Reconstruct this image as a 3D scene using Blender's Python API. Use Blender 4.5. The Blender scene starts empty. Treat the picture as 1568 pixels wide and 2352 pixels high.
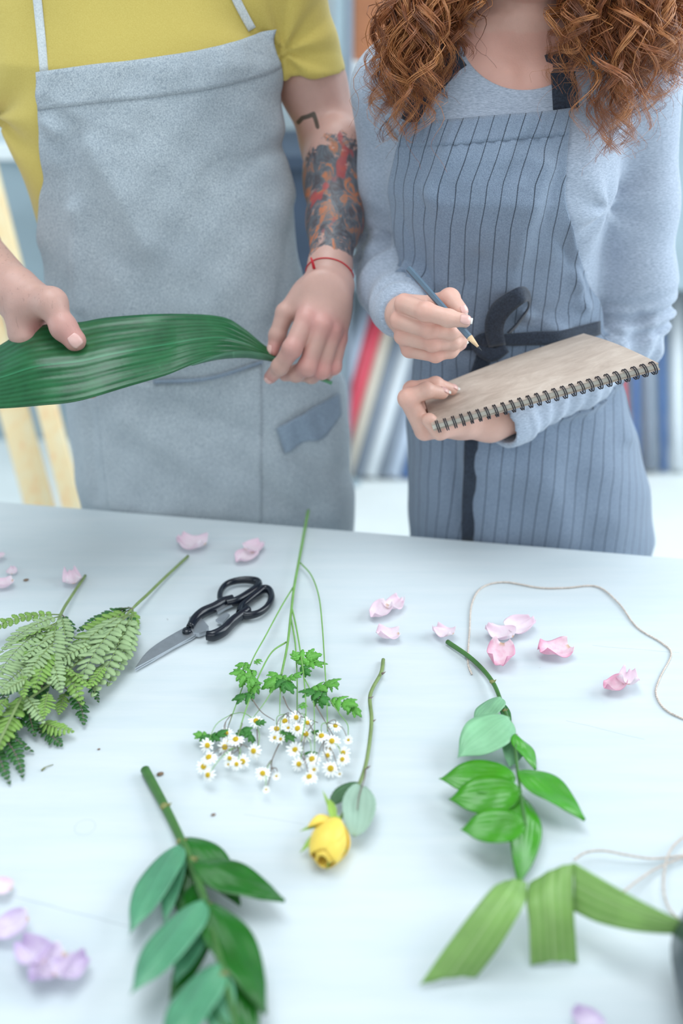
import bpy, math, random
import numpy as np
import openvdb
from mathutils import Vector, Matrix
from mathutils.bvhtree import BVHTree

# ---------------------------------------------------------------- camera, world, light, exposure
scene = bpy.context.scene
col = scene.collection
FPX, CXP, CYP = 2287.0, 784.0, 1176.0            # 35 mm lens on a 24 x 36 frame, 1568 x 2352
PITCH = math.radians(28.4)
CT, ST = math.cos(PITCH), math.sin(PITCH)
CAMZ, TZ = 1.5, 0.80                             # camera height, table top height
cam_data = bpy.data.cameras.new('camera'); cam = bpy.data.objects.new('camera', cam_data); col.objects.link(cam)
cam.location = (0, 0, CAMZ); cam.rotation_euler = (math.radians(90) - PITCH, 0, 0)
cam_data.sensor_fit = 'VERTICAL'; cam_data.sensor_height = 36.0; cam_data.lens = 35.0
cam_data.clip_start = 0.05
cam_data.dof.use_dof = True; cam_data.dof.focus_distance = 1.13; cam_data.dof.aperture_fstop = 1.9
scene.camera = cam
scene.view_settings.view_transform = 'Standard'; scene.view_settings.look = 'None'
scene.view_settings.gamma = 1.0; scene.view_settings.use_curve_mapping = False
scene.view_settings.exposure = 0.07
world = bpy.data.worlds.new('world'); scene.world = world; world.use_nodes = True
wn = world.node_tree.nodes; wn['Background'].inputs[0].default_value = (0.82, 0.94, 1.0, 1)
wn['Background'].inputs[1].default_value = 0.36

def area(name, loc, target, sx, sy, power, color):
    l = bpy.data.lights.new(name, 'AREA'); l.shape = 'RECTANGLE'; l.size = sx; l.size_y = sy
    l.energy = power; l.color = color
    o = bpy.data.objects.new(name, l); col.objects.link(o); o.location = loc
    o.rotation_euler = (Vector(target) - Vector(loc)).to_track_quat('-Z', 'Y').to_euler()
    return o
area('window_daylight', (2.25, 1.25, 2.0), (0.0, 1.1, 0.9), 2.2, 1.7, 64, (0.86, 0.95, 1.0))
area('skylight_daylight', (0.3, 2.75, 3.3), (0.1, 1.0, 0.8), 2.6, 1.0, 22, (0.88, 0.96, 1.0))
area('overhead_fill', (-0.35, 1.0, 4.6), (-0.25, 1.1, 0.8), 3.0, 1.8, 95, (0.88, 0.96, 1.0))  # added fill lamp above, lifts the far part of the table
area('front_fill', (-0.4, -1.5, 2.2), (-0.15, 1.3, 1.0), 3.8, 1.8, 31, (0.90, 0.97, 1.0))  # added fill lamp behind the camera for the aprons and leaf highlight

# ---------------------------------------------------------------- coordinates
def at(u, v, Y):
    a = (u - CXP) / FPX; b = (CYP - v) / FPX
    dy = CT + b * ST; dz = -ST + b * CT; t = Y / dy
    return Vector((a * t, Y, CAMZ + dz * t))
def T(u, v, h=0.0):                               # a point h above the table top
    a = (u - CXP) / FPX; b = (CYP - v) / FPX
    dy = CT + b * ST; dz = -ST + b * CT; t = (CAMZ - TZ - h) / -dz
    return Vector((a * t, dy * t, TZ + h))
def proj(p):
    x, y, z = p[0], p[1], p[2] - CAMZ
    t = y * CT - z * ST; up = y * ST + z * CT
    return CXP + FPX * x / t, CYP - FPX * up / t
def lin(c): 
    c = c / 255.0
    return c / 12.92 if c <= 0.04045 else ((c + 0.055) / 1.055) ** 2.4
def rgb(r, g, b): return (lin(r), lin(g), lin(b), 1.0)

# ---------------------------------------------------------------- objects
OFF = {}
def tag(o, label=None, cat=None, group=None, kind=None):
    if label: o['label'] = label
    if cat: o['category'] = cat
    if group: o['group'] = group
    if kind: o['kind'] = kind
    return o
def thing(name, label, cat, loc=(0, 0, 0), group=None):
    o = bpy.data.objects.new(name, None); col.objects.link(o); o.location = loc
    o.empty_display_size = 0.02
    OFF[o.name] = Vector(loc); return tag(o, label, cat, group)
def mesh(name, verts, faces, mat=None, parent=None, smooth=True, uv=None, attrs=None):
    me = bpy.data.meshes.new(name)
    off = OFF.get(parent.name, Vector((0, 0, 0))) if parent else Vector((0, 0, 0))
    v = np.asarray([tuple(p) for p in verts], dtype=np.float64).reshape(-1, 3) - np.array(off) if not isinstance(verts, np.ndarray) else verts - np.array(off)
    me.from_pydata(v.tolist(), [], faces if isinstance(faces, list) else faces.tolist())
    if smooth: me.polygons.foreach_set('use_smooth', [True] * len(me.polygons))
    if uv is not None:
        l = me.uv_layers.new(name='UVMap')
        idx = np.empty(len(me.loops), dtype=np.int32); me.loops.foreach_get('vertex_index', idx)
        l.data.foreach_set('uv', np.asarray(uv, dtype=np.float32)[idx].ravel())
    for k, a in (attrs or {}).items():
        at_ = me.attributes.new(k, 'FLOAT', 'POINT'); at_.data.foreach_set('value', np.asarray(a, dtype=np.float32))
    me.validate(); me.update()
    o = bpy.data.objects.new(name, me); col.objects.link(o)
    if mat:
        for m in (mat if isinstance(mat, (list, tuple)) else [mat]): me.materials.append(m)
    if parent: o.parent = parent
    OFF[o.name] = off
    return o
def mod(o, kind, **kw):
    m = o.modifiers.new(kind.lower(), kind)
    for k, v in kw.items(): setattr(m, k, v)
    return o
def structure(o): o['kind'] = 'structure'; return o

class MB:                                         # collects shapes for ONE mesh object
    def __init__(s): s.v = []; s.f = []; s.uv = []; s.a = []
    def add(s, v, f, uv=None, a=None):
        n = len(s.v); s.v += [tuple(p) for p in v]; s.f += [tuple(i + n for i in q) for q in f]
        s.uv += [tuple(q) for q in uv] if uv is not None else [(0, 0)] * len(v)
        s.a += list(a) if a is not None else [0.0] * len(v)
    def grid(s, P, wrap=False, uv=None):          # P[row][col]
        R, Cn = len(P), len(P[0]); v = [p for r in P for p in r]; f = []
        for i in range(R - 1):
            for j in range(Cn if wrap else Cn - 1):
                k = (j + 1) % Cn
                f.append((i * Cn + j, i * Cn + k, (i + 1) * Cn + k, (i + 1) * Cn + j))
        if uv is None: uv = [(j / max(Cn - 1, 1), i / (R - 1)) for i in range(R) for j in range(Cn)]
        s.add(v, f, uv)
    def tube(s, pts, r, n=8, caps=True, flat=1.0):
        pts = [Vector(p) for p in pts]; N = len(pts); rows = []
        rr = r if isinstance(r, (list, tuple)) else [r] * N
        up = Vector((0, 0, 1)); prev = None
        for i, p in enumerate(pts):
            d = (pts[min(i + 1, N - 1)] - pts[max(i - 1, 0)]); d = d.normalized() if d.length > 1e-9 else Vector((1, 0, 0))
            if prev is None: a = d.cross(up); a = a if a.length > 0.1 else d.cross(Vector((1, 0, 0)))
            else: a = prev - d * prev.dot(d)
            a.normalize(); prev = a; b = a.cross(d)
            rows.append([p + (a * math.cos(t) + b * math.sin(t) * flat) * rr[i] for t in [2 * math.pi * k / n for k in range(n)]])
        s.grid(rows, wrap=True)
        if caps:
            b0 = len(s.v) - N * n
            s.f.append(tuple(b0 + k for k in range(n))[::-1]); e = len(s.v) - n; s.f.append(tuple(e + k for k in range(n)))
    def box(s, lo, hi, M=None):
        x0, y0, z0 = lo; x1, y1, z1 = hi
        v = [Vector(p) for p in ((x0, y0, z0), (x1, y0, z0), (x1, y1, z0), (x0, y1, z0), (x0, y0, z1), (x1, y0, z1), (x1, y1, z1), (x0, y1, z1))]
        if M: v = [M @ p for p in v]
        s.add(v, [(0, 3, 2, 1), (4, 5, 6, 7), (0, 1, 5, 4), (1, 2, 6, 5), (2, 3, 7, 6), (3, 0, 4, 7)])
    def lathe(s, prof, c, n=24, M=None):
        rows = []
        for (r, z) in prof:
            row = [Vector((r * math.cos(2 * math.pi * k / n), r * math.sin(2 * math.pi * k / n), z)) for k in range(n)]
            rows.append([((M @ p) if M else p) + Vector(c) for p in row])
        s.grid(rows, wrap=True)
    def prism(s, poly, h0, h1):                    # poly of Vectors on a plane, thickness in z
        n = len(poly); v = [Vector((p.x, p.y, p.z + h0)) for p in poly] + [Vector((p.x, p.y, p.z + h1)) for p in poly]
        s.add(v, [tuple(range(n))[::-1], tuple(range(n, 2 * n))] + [(i, (i + 1) % n, n + (i + 1) % n, n + i) for i in range(n)])
    def build(s, name, mat, parent=None, smooth=True):
        return mesh(name, s.v, s.f, mat, parent, smooth, uv=s.uv, attrs={'tint': s.a})

def smoothline(pts, n=8):                          # Catmull-Rom through the points
    P = [np.array(p, dtype=float) for p in pts]; out = []
    P = [2 * P[0] - P[1]] + P + [2 * P[-1] - P[-2]]
    for i in range(1, len(P) - 2):
        for k in range(n):
            t = k / n; a, b, c, d = P[i - 1], P[i], P[i + 1], P[i + 2]
            out.append(0.5 * ((2 * b) + (-a + c) * t + (2 * a - 5 * b + 4 * c - d) * t * t + (-a + 3 * b - 3 * c + d) * t ** 3))
    out.append(P[-2]); return out
def V3(l): return [Vector(p) for p in l]

# ---------------------------------------------------------------- implicit bodies
class SDF:
    def __init__(s, lo, hi, h):
        s.lo = np.array(lo, float); s.h = h; s.n = np.ceil((np.array(hi) - s.lo) / h).astype(int) + 1
        s.F = np.full(s.n, 0.05, dtype=np.float32)
    def sub(s, lo, hi):
        i0 = np.clip(np.floor((np.array(lo) - s.lo) / s.h).astype(int), 0, s.n); i1 = np.clip(np.ceil((np.array(hi) - s.lo) / s.h).astype(int) + 1, 0, s.n)
        if (i1 <= i0).any(): return None
        sl = tuple(slice(a, b) for a, b in zip(i0, i1))
        ax = [((np.arange(a, b) * s.h) + o).astype(np.float32) for a, b, o in zip(i0, i1, s.lo)]
        return sl, ax[0][:, None, None], ax[1][None, :, None], ax[2][None, None, :]
    def put(s, q, d, k):
        A = s.F[q]; h = np.maximum(k - np.abs(A - d), 0) / k
        s.F[q] = np.minimum(A, d) - h * h * k * 0.25
    def cone(s, p0, p1, r0, r1, k=0.006, flat=None):
        p0 = np.array(p0, float); p1 = np.array(p1, float); m = max(r0, r1) + k + 2 * s.h
        q = s.sub(np.minimum(p0, p1) - m, np.maximum(p0, p1) + m)
        if q is None: return
        sl, X, Y, Z = q; d = p1 - p0; L = float(d @ d) + 1e-12
        t = np.clip(((X - p0[0]) * d[0] + (Y - p0[1]) * d[1] + (Z - p0[2]) * d[2]) / L, 0, 1)
        e = np.sqrt((X - p0[0] - t * d[0]) ** 2 + (Y - p0[1] - t * d[1]) ** 2 + (Z - p0[2] - t * d[2]) ** 2) - (r0 + (r1 - r0) * t)
        s.put(sl, e, k)
    def chain(s, pts, rs, k=0.006):
        for a, b, ra, rb in zip(pts[:-1], pts[1:], rs[:-1], rs[1:]): s.cone(a, b, ra, rb, k)
    def ell(s, c, r, k=0.01, rot=None, cut=False):
        c = np.array(c, float); r = np.array(r, float); m = r.max() + k + 2 * s.h
        q = s.sub(c - m, c + m)
        if q is None: return
        sl, X, Y, Z = q; X = X - c[0]; Y = Y - c[1]; Z = Z - c[2]
        if rot is not None:
            R = np.array(rot.to_3x3()).T
            X, Y, Z = (R[0, 0] * X + R[0, 1] * Y + R[0, 2] * Z), (R[1, 0] * X + R[1, 1] * Y + R[1, 2] * Z), (R[2, 0] * X + R[2, 1] * Y + R[2, 2] * Z)
        k0 = np.sqrt((X / r[0]) ** 2 + (Y / r[1]) ** 2 + (Z / r[2]) ** 2)
        k1 = np.sqrt((X / r[0] ** 2) ** 2 + (Y / r[1] ** 2) ** 2 + (Z / r[2] ** 2) ** 2) + 1e-9
        e = k0 * (k0 - 1) / k1
        if cut:
            A = s.F[sl]; e = -e; h = np.maximum(k - np.abs(A - e), 0) / k; s.F[sl] = np.maximum(A, e) + h * h * k * 0.25
        else: s.put(sl, e, k)
    def loft(s, rings, k=0.02, n=2.3, grow=0.0):
        R = np.array(rings, float)
        q = s.sub([R[:, 1].min() - R[:, 3].max() - .05, R[:, 2].min() - R[:, 4].max() - .05, R[0, 0] - .03], [R[:, 1].max() + R[:, 3].max() + .05, R[:, 2].max() + R[:, 4].max() + .05, R[-1, 0] + .05])
        sl, X, Y, Z = q; z = Z[0, 0]
        f = lambda c: np.interp(z, R[:, 0], R[:, c])[None, None, :]
        a = f(3) + grow; b = f(4) + grow
        e = ((np.abs((X - f(1)) / a) ** n + np.abs((Y - f(2)) / b) ** n) ** (1 / n) - 1) * np.minimum(a, b)
        e = np.maximum(e, np.maximum(R[0, 0] - z, z - R[-1, 0])[None, None, :])
        s.put(sl, e.astype(np.float32), k)
    def cut_plane(s, p, nrm, rad):
        p = np.array(p, float); nrm = np.array(nrm, float); nrm /= np.linalg.norm(nrm)
        sl, X, Y, Z = s.sub(p - rad, p + rad)
        e = (X - p[0]) * nrm[0] + (Y - p[1]) * nrm[1] + (Z - p[2]) * nrm[2]
        inside = ((X - p[0]) ** 2 + (Y - p[1]) ** 2 + (Z - p[2]) ** 2) < rad * rad
        s.F[sl] = np.where(inside & (e > -0.02), np.maximum(s.F[sl], e), s.F[sl])
    def cut_cone(s, p0, p1, r0, r1):
        t_ = SDF.__new__(SDF); t_.lo = s.lo; t_.h = s.h; t_.n = s.n
        p0 = np.array(p0, float); p1 = np.array(p1, float); m = max(r0, r1) + 2 * s.h
        q = s.sub(np.minimum(p0, p1) - m, np.maximum(p0, p1) + m)
        sl, X, Y, Z = q; d = p1 - p0; L = float(d @ d)
        t = np.clip(((X - p0[0]) * d[0] + (Y - p0[1]) * d[1] + (Z - p0[2]) * d[2]) / L, 0, 1)
        e = np.sqrt((X - p0[0] - t * d[0]) ** 2 + (Y - p0[1] - t * d[1]) ** 2 + (Z - p0[2] - t * d[2]) ** 2) - (r0 + (r1 - r0) * t)
        s.F[sl] = np.maximum(s.F[sl], -e)
    def mesh(s):
        F = s.F; F[0] = F[-1] = 0.05; F[:, 0] = F[:, -1] = 0.05; F[:, :, 0] = F[:, :, -1] = 0.05
        g = openvdb.FloatGrid(background=0.05); g.copyFromArray(np.ascontiguousarray(F))
        p, t, qd = g.convertToPolygons(isovalue=0.0, adaptivity=0.0)
        V = p.astype(np.float64) * s.h + s.lo
        qd = qd.astype(np.int64)
        a, b, c, d = V[qd[:, 0]], V[qd[:, 1]], V[qd[:, 2]], V[qd[:, 3]]
        vol = np.einsum('ij,ij->i', a, np.cross(b, c)).sum() + np.einsum('ij,ij->i', a, np.cross(c, d)).sum()
        if vol < 0: qd = qd[:, ::-1]
        s.F = None
        return V, qd
def join(parts):
    V = []; Q = []; n = 0
    for v, q in parts: V.append(v); Q.append(q + n); n += len(v)
    return np.concatenate(V), np.concatenate(Q)
def vnormals(V, Q):
    N = np.cross(V[Q[:, 2]] - V[Q[:, 0]], V[Q[:, 3]] - V[Q[:, 1]]); out = np.zeros_like(V)
    for k in range(4): np.add.at(out, Q[:, k], N)
    return out / (np.linalg.norm(out, axis=1, keepdims=True) + 1e-12)
def wnoise(P, freq, seed, n=6):                    # smooth noise from a sum of sines
    r = np.random.RandomState(seed); s = np.zeros(len(P))
    for i in range(n):
        d = r.normal(size=3); d /= np.linalg.norm(d)
        s += np.sin((P @ d) * freq * (0.6 + 0.9 * r.rand()) + r.rand() * 6.28)
    return s / n
def segparam(P, a, b):
    a = np.array(a); b = np.array(b); d = b - a; t = np.clip(((P - a) @ d) / (d @ d), 0, 1)
    return t, np.linalg.norm(P - a - t[:, None] * d, axis=1)

area('left_fill', (-2.6, 1.0, 1.7), (-0.2, 1.15, 0.9), 1.6, 1.2, 7, (0.88, 0.96, 1.0))  # added side fill without a real window, brightens the table's far left
def surf_at(bvh, u, v, off, fallback=None):         # the point of a surface seen at (u, v), lifted off it
    o = Vector((0, 0, CAMZ)); d = (at(u, v, 1.0) - o).normalized(); hs = [b_.ray_cast(o, d) for b_ in (bvh if isinstance(bvh, tuple) else (bvh,))]; hs = [h for h in hs if h[0] is not None]
    h = min(hs, key=lambda q: q[3]) if hs else (None,)
    if h[0] is None: return fallback(u, v) if fallback else at(u, v, 1.3)
    n = h[1] if h[1].dot(d) < 0 else -h[1]
    return h[0] + (n * .6 - d * .4).normalized() * off
# ---------------------------------------------------------------- materials
class NT:
    def __init__(s, name):
        s.m = bpy.data.materials.new(name); s.m.use_nodes = True; s.t = s.m.node_tree; s.n = s.t.nodes
        s.p = s.n['Principled BSDF']; s.tc = s.n.new('ShaderNodeTexCoord')
    def link(s, a, b): s.t.links.new(a, b)
    def noise(s, scale, detail=3, rough=0.6, src='Object', stretch=None, dist=0.0):
        n = s.n.new('ShaderNodeTexNoise'); n.inputs['Scale'].default_value = scale; n.inputs['Detail'].default_value = detail
        n.inputs['Roughness'].default_value = rough; n.inputs['Distortion'].default_value = dist
        o = s.tc.outputs[src]
        if stretch:
            mp = s.n.new('ShaderNodeMapping'); mp.inputs['Scale'].default_value = stretch; s.link(o, mp.inputs[0]); o = mp.outputs[0]
        s.link(o, n.inputs['Vector']); return n.outputs['Fac']
    def ramp(s, fac, stops):
        r = s.n.new('ShaderNodeValToRGB'); e = r.color_ramp.elements
        while len(e) < len(stops): e.new(0.5)
        for k, (p, c) in zip(e, stops): k.position = p; k.color = c if len(c) == 4 else (*c, 1)
        s.link(fac, r.inputs[0]); return r.outputs[0]
    def g(s, fac, lo, hi):                          # grey remap
        r = s.n.new('ShaderNodeMapRange'); r.inputs[1].default_value = lo; r.inputs[2].default_value = hi; s.link(fac, r.inputs[0]); return r.outputs[0]
    def mix(s, fac, a, b, mode='MIX'):
        m = s.n.new('ShaderNodeMix'); m.data_type = 'RGBA'; m.blend_type = mode
        for sock, v in ((m.inputs[0], fac), (m.inputs[6], a), (m.inputs[7], b)):
            if isinstance(v, (int, float)): sock.default_value = v
            elif isinstance(v, tuple): sock.default_value = v
            else: s.link(v, sock)
        return m.outputs[2]
    def math(s, op, a, b=None, c=None):
        m = s.n.new('ShaderNodeMath'); m.operation = op
        for i, v in enumerate((a, b, c)):
            if v is None: continue
            if isinstance(v, (int, float)): m.inputs[i].default_value = v
            else: s.link(v, m.inputs[i])
        return m.outputs[0]
    def attr(s, name):
        a = s.n.new('ShaderNodeAttribute'); a.attribute_name = name; return a.outputs['Fac']
    def uvx(s):
        x = s.n.new('ShaderNodeSeparateXYZ'); s.link(s.tc.outputs['UV'], x.inputs[0]); return x.outputs[0], x.outputs[1]
    def objxyz(s):
        x = s.n.new('ShaderNodeSeparateXYZ'); s.link(s.tc.outputs['Object'], x.inputs[0]); return x.outputs
    def bump(s, h, strength=0.3, dist=0.001):
        b = s.n.new('ShaderNodeBump'); b.inputs['Strength'].default_value = strength; b.inputs['Distance'].default_value = dist
        s.link(h, b.inputs['Height']); s.link(b.outputs[0], s.p.inputs['Normal'])
    def base(s, c):
        if isinstance(c, tuple): s.p.inputs['Base Color'].default_value = c
        else: s.link(c, s.p.inputs['Base Color'])
    def set(s, **kw):
        for k, v in kw.items(): s.p.inputs[k.replace('_', ' ')].default_value = v
        return s
def simple(name, c, rough=0.6, var=0.12, scale=30, bump=0.0, bscale=200, metal=0.0, **kw):
    t = NT(name); d = tuple(x * (1 - var) for x in c[:3]) + (1,); e = tuple(min(1, x * (1 + var)) for x in c[:3]) + (1,)
    t.base(t.ramp(t.noise(scale), [(0.3, d), (0.7, e)])); t.set(Roughness=rough, Metallic=metal, **kw)
    if bump: t.bump(t.noise(bscale, 2), bump)
    return t.m
def leafmat(name, c, back=None, rough=0.35, var=0.2, vein=None, sheen=0.0, trans=0.12, veins=9.0):
    t = NT(name); c1 = tuple(x * (1 - var) for x in c[:3]) + (1,); c2 = tuple(min(1, x * (1 + var)) for x in c[:3]) + (1,)
    b = t.ramp(t.noise(35, 4), [(0.3, c1), (0.7, c2)])
    u, v = t.uvx()
    s = t.math('ABSOLUTE', t.math('SUBTRACT', u, 0.5))
    # midrib and parallel veins
    mid = t.math('LESS_THAN', s, 0.012)
    w = t.math('SINE', t.math('MULTIPLY', u, 6.283 * veins)); w = t.g(w, -1.0, 1.0)
    vc = vein or tuple(min(1, x * 1.5 + 0.02) for x in c[:3]) + (1,)
    b = t.mix(t.math('MULTIPLY', w, 0.22), b, vc); b = t.mix(t.math('MULTIPLY', mid, 0.6), b, vc)
    if back:
        gm = t.n.new('ShaderNodeNewGeometry'); b = t.mix(gm.outputs['Backfacing'], b, back)
    t.base(b); t.set(Roughness=rough)
    t.bump(t.math('ADD', w, t.noise(120, 2)), 0.25, 0.0006)
    if trans:
        tr = t.n.new('ShaderNodeBsdfTranslucent'); t.link(b, tr.inputs[0]); mx = t.n.new('ShaderNodeMixShader'); mx.inputs[0].default_value = trans
        out = t.n['Material Output']; t.link(t.p.outputs[0], mx.inputs[1]); t.link(tr.outputs[0], mx.inputs[2]); t.link(mx.outputs[0], out.inputs[0])
    return t.m
def skinmat(name, c, flush, tattoo=False):
    t = NT(name)
    b = t.ramp(t.noise(28, 4), [(0.3, tuple(x * 0.88 for x in c[:3]) + (1,)), (0.7, c)])
    b = t.mix(t.math('MULTIPLY', t.attr('flush'), 0.75), b, flush)
    if tattoo:
        hair = t.noise(260, 2, stretch=(1, 1, 0.12)); hm = t.math('MULTIPLY', t.g(hair, 0.62, 0.70), t.attr('hairy'))
        b = t.mix(t.math('MULTIPLY', hm, 0.55), b, rgb(70, 45, 35))
        n1 = t.noise(30, 5, 0.7, dist=1.6); n2 = t.noise(52, 4, 0.65, dist=1.2, stretch=(1, 1, 0.55))
        ink = t.ramp(n2, [(0.34, rgb(206, 108, 52)), (0.43, rgb(150, 104, 80)), (0.49, rgb(74, 96, 108)), (0.62, rgb(40, 50, 62))])
        red = t.g(t.noise(22, 2, stretch=(1.3, 1, 0.8)), 0.60, 0.64); ink = t.mix(t.math('MULTIPLY', red, 0.8), ink, rgb(170, 45, 50))
        edge = t.math('ADD', t.attr('tattoo'), t.math('MULTIPLY', t.math('SUBTRACT', n1, 0.5), 1.5))
        m = t.g(edge, 0.47, 0.56)
        sk = t.g(n1, 0.60, 0.66); m = t.math('MULTIPLY', m, t.math('SUBTRACT', 1.0, t.math('MULTIPLY', sk, 0.75)))
        b = t.mix(t.math('MULTIPLY', m, 0.88), b, ink)
        b = t.mix(t.math('MULTIPLY', t.g(t.attr('inkline'), 0.4, 0.6), 0.85), b, rgb(52, 58, 50))
    t.base(b); t.set(Roughness=0.48, Subsurface_Weight=0.12, Subsurface_Scale=0.01)
    t.p.inputs['Subsurface Radius'].default_value = (1.0, 0.35, 0.2)
    t.bump(t.math('ADD', t.noise(420, 3), t.math('MULTIPLY', t.noise(90, 3), 1.5)), 0.22, 0.0008)
    return t.m
def clothmat(name, c1, c2, scale=700, rough=0.9, blotch=0.12, stripe=None, twill=True, slub=None, bump=0.35, stripe_c=None, bdist=0.0012):
    t = NT(name)
    n = t.noise(scale, 2, 0.7, stretch=slub)
    b = t.ramp(n, [(0.32, c1), (0.68, c2)])
    b = t.mix(t.math('MULTIPLY', t.g(t.noise(9, 4), 0.35, 0.7), blotch), b, c1)
    t.set(Roughness=rough)
    t.p.inputs['Sheen Weight'].default_value = 0.25
    if stripe:
        u, v = t.uvx()
        fr = t.math('FRACT', t.math('DIVIDE', u, stripe[0]))
        m = t.math('LESS_THAN', fr, stripe[1] / stripe[0]); dash = t.g(t.math('SINE', t.math('MULTIPLY', v, 3800.0)), -1.3, -0.2)
        b = t.mix(t.math('MULTIPLY', m, t.math('ADD', 0.35, t.math('MULTIPLY', dash, 0.6))), b, stripe_c)
    t.base(b)
    h = n
    if twill:
        u, v = t.uvx(); h = t.math('ADD', n, t.math('MULTIPLY', t.math('SINE', t.math('MULTIPLY', t.math('ADD', u, v), 4200.0)), 0.35))
    t.bump(t.math('ADD', h, t.math('MULTIPLY', t.noise(38, 4), 2.6)), bump, bdist * 2.2)
    return t.m

M = {}
def table_mat():
    t = NT('white_painted_wood')
    st = t.noise(9, 5, 0.65, stretch=(0.6, 6, 1)); st2 = t.noise(70, 4, 0.6, stretch=(0.25, 2.2, 1))
    b = t.ramp(st, [(0.25, rgb(196, 206, 211)), (0.6, rgb(204, 211, 215)), (0.85, rgb(208, 215, 219))])
    b = t.mix(t.math('MULTIPLY', t.g(st2, 0.60, 0.78), 0.35), b, rgb(190, 202, 209))
    sp = t.noise(95, 2, 0.4); b = t.mix(t.math('MULTIPLY', t.g(sp, 0.79, 0.82), 0.5), b, rgb(150, 152, 155))
    def vec(op, a, v=None):
        m = t.n.new('ShaderNodeVectorMath'); m.operation = op; t.link(a, m.inputs[0])
        if v is not None: m.inputs[1].default_value = v
        return m
    o_ = t.tc.outputs['Object']; off = Vector((0, 0.8, 0)); c = T(195, 1900) - off       # a dried water ring and a long scratch in the paint
    dist = vec('LENGTH', vec('SUBTRACT', o_, tuple(c)).outputs[0]).outputs['Value']
    rg = t.math('LESS_THAN', t.math('ABSOLUTE', t.math('SUBTRACT', dist, 0.0095)), 0.0004)
    b = t.mix(t.math('MULTIPLY', rg, 0.35), b, rgb(150, 165, 175))
    for (p, q, w_) in ((T(10, 2055), T(300, 2128), .0005), (T(1360, 1482), T(1560, 1500), .0004), (T(1300, 1655), T(1480, 1700), .0004), (T(560, 1870), T(700, 1895), .0003)):
        p = p - off; q = q - off; d = q - p; L = d.length; d.normalize(); n_ = Vector((-d.y, d.x, 0)); r_ = vec('SUBTRACT', o_, tuple(p)).outputs[0]
        al = vec('DOT_PRODUCT', r_, tuple(d)).outputs['Value']; ac = t.math('ABSOLUTE', t.math('ADD', vec('DOT_PRODUCT', r_, tuple(n_)).outputs['Value'], t.math('MULTIPLY', t.math('SUBTRACT', t.noise(14, 2), .5), .006)))
        m = t.math('MULTIPLY', t.math('LESS_THAN', ac, w_), t.math('MULTIPLY', t.math('GREATER_THAN', al, 0.0), t.math('LESS_THAN', al, L)))
        b = t.mix(t.math('MULTIPLY', m, 0.4), b, rgb(130, 140, 150))
    t.base(b); t.set(Roughness=0.42); t.p.inputs['Specular IOR Level'].default_value = 0.35
    t.bump(t.math('ADD', st2, st), 0.12, 0.0006); return t.m
M['table'] = table_mat()
M['wall'] = simple('pale_plaster', rgb(196, 210, 216), 0.8, 0.05, 3)
M['floor'] = simple('pale_floor', rgb(232, 238, 238), 0.55, 0.04, 4)
M['white'] = simple('white_paint', rgb(236, 241, 244), 0.5, 0.03, 10)
M['greyblue'] = simple('grey_blue_paint', rgb(158, 176, 186), 0.6, 0.1, 6)
M['darkblue'] = simple('dark_blue_paint', rgb(58, 72, 92), 0.5, 0.15, 6)
M['cardboard'] = simple('brown_cardboard', rgb(176, 116, 82), 0.8, 0.08, 20)
def wood():
    t = NT('pine_wood'); n = t.noise(22, 4, 0.6, stretch=(2.0, 2.0, 0.14), dist=0.6)
    t.base(t.ramp(n, [(0.3, rgb(236, 224, 190)), (0.55, rgb(238, 214, 168)), (0.72, rgb(236, 188, 142))])); t.set(Roughness=0.6); return t.m
M['pine'] = wood()
M['roll_red'] = simple('red_paper', rgb(230, 82, 102), 0.5, 0.05); M['roll_beige'] = simple('beige_paper', rgb(226, 216, 200), 0.6, 0.04)
M['roll_blue'] = simple('blue_paper', rgb(92, 124, 176), 0.5, 0.06); M['roll_pale'] = simple('pale_blue_paper', rgb(196, 208, 226), 0.5, 0.04)
M['roll_grey'] = simple('grey_paper', rgb(140, 150, 165), 0.5, 0.05); M['roll_white'] = simple('white_paper', rgb(228, 234, 240), 0.5, 0.03)
M['skin_man'] = skinmat('man_skin', rgb(202, 160, 148), rgb(206, 122, 122), True)
M['skin_woman'] = skinmat('woman_skin', rgb(226, 180, 164), rgb(220, 128, 114))
M['nail'] = simple('fingernail', rgb(224, 178, 170), 0.25, 0.03); M['nailtip'] = simple('nail_tip', rgb(226, 218, 210), 0.3, 0.02)
M['yellow'] = clothmat('yellow_cotton', rgb(202, 178, 88), rgb(214, 194, 106), 900, twill=False, blotch=0.05, bump=0.2)
M['denim'] = clothmat('washed_grey_denim', rgb(156, 170, 184), rgb(230, 238, 244), 650, blotch=0.3, bump=0.6)
M['denim_dark'] = clothmat('faded_blue_denim', rgb(116, 132, 152), rgb(166, 182, 200), 700)
M['tape'] = clothmat('white_cotton_tape', rgb(200, 208, 212), rgb(238, 242, 244), 600)
M['heather'] = clothmat('heather_grey_jersey', rgb(142, 153, 172), rgb(186, 196, 212), 420, twill=False, slub=(.5, .5, 3), blotch=0.1, bump=0.15)
M['stripe'] = clothmat('striped_grey_linen', rgb(112, 126, 148), rgb(150, 165, 186), 900, stripe=(0.0170, 0.0011), stripe_c=rgb(24, 36, 52), blotch=0.15, bump=0.4)
M['navy'] = clothmat('dark_navy_tape', rgb(26, 34, 48), rgb(52, 62, 80), 500)
M['black_cloth'] = simple('dark_trousers', rgb(46, 52, 62), 0.9, 0.1)
M['red_thread'] = simple('red_thread', rgb(196, 40, 52), 0.7, 0.1)
M['shoe'] = simple('shoe_leather', rgb(60, 50, 45), 0.5, 0.1)
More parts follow.
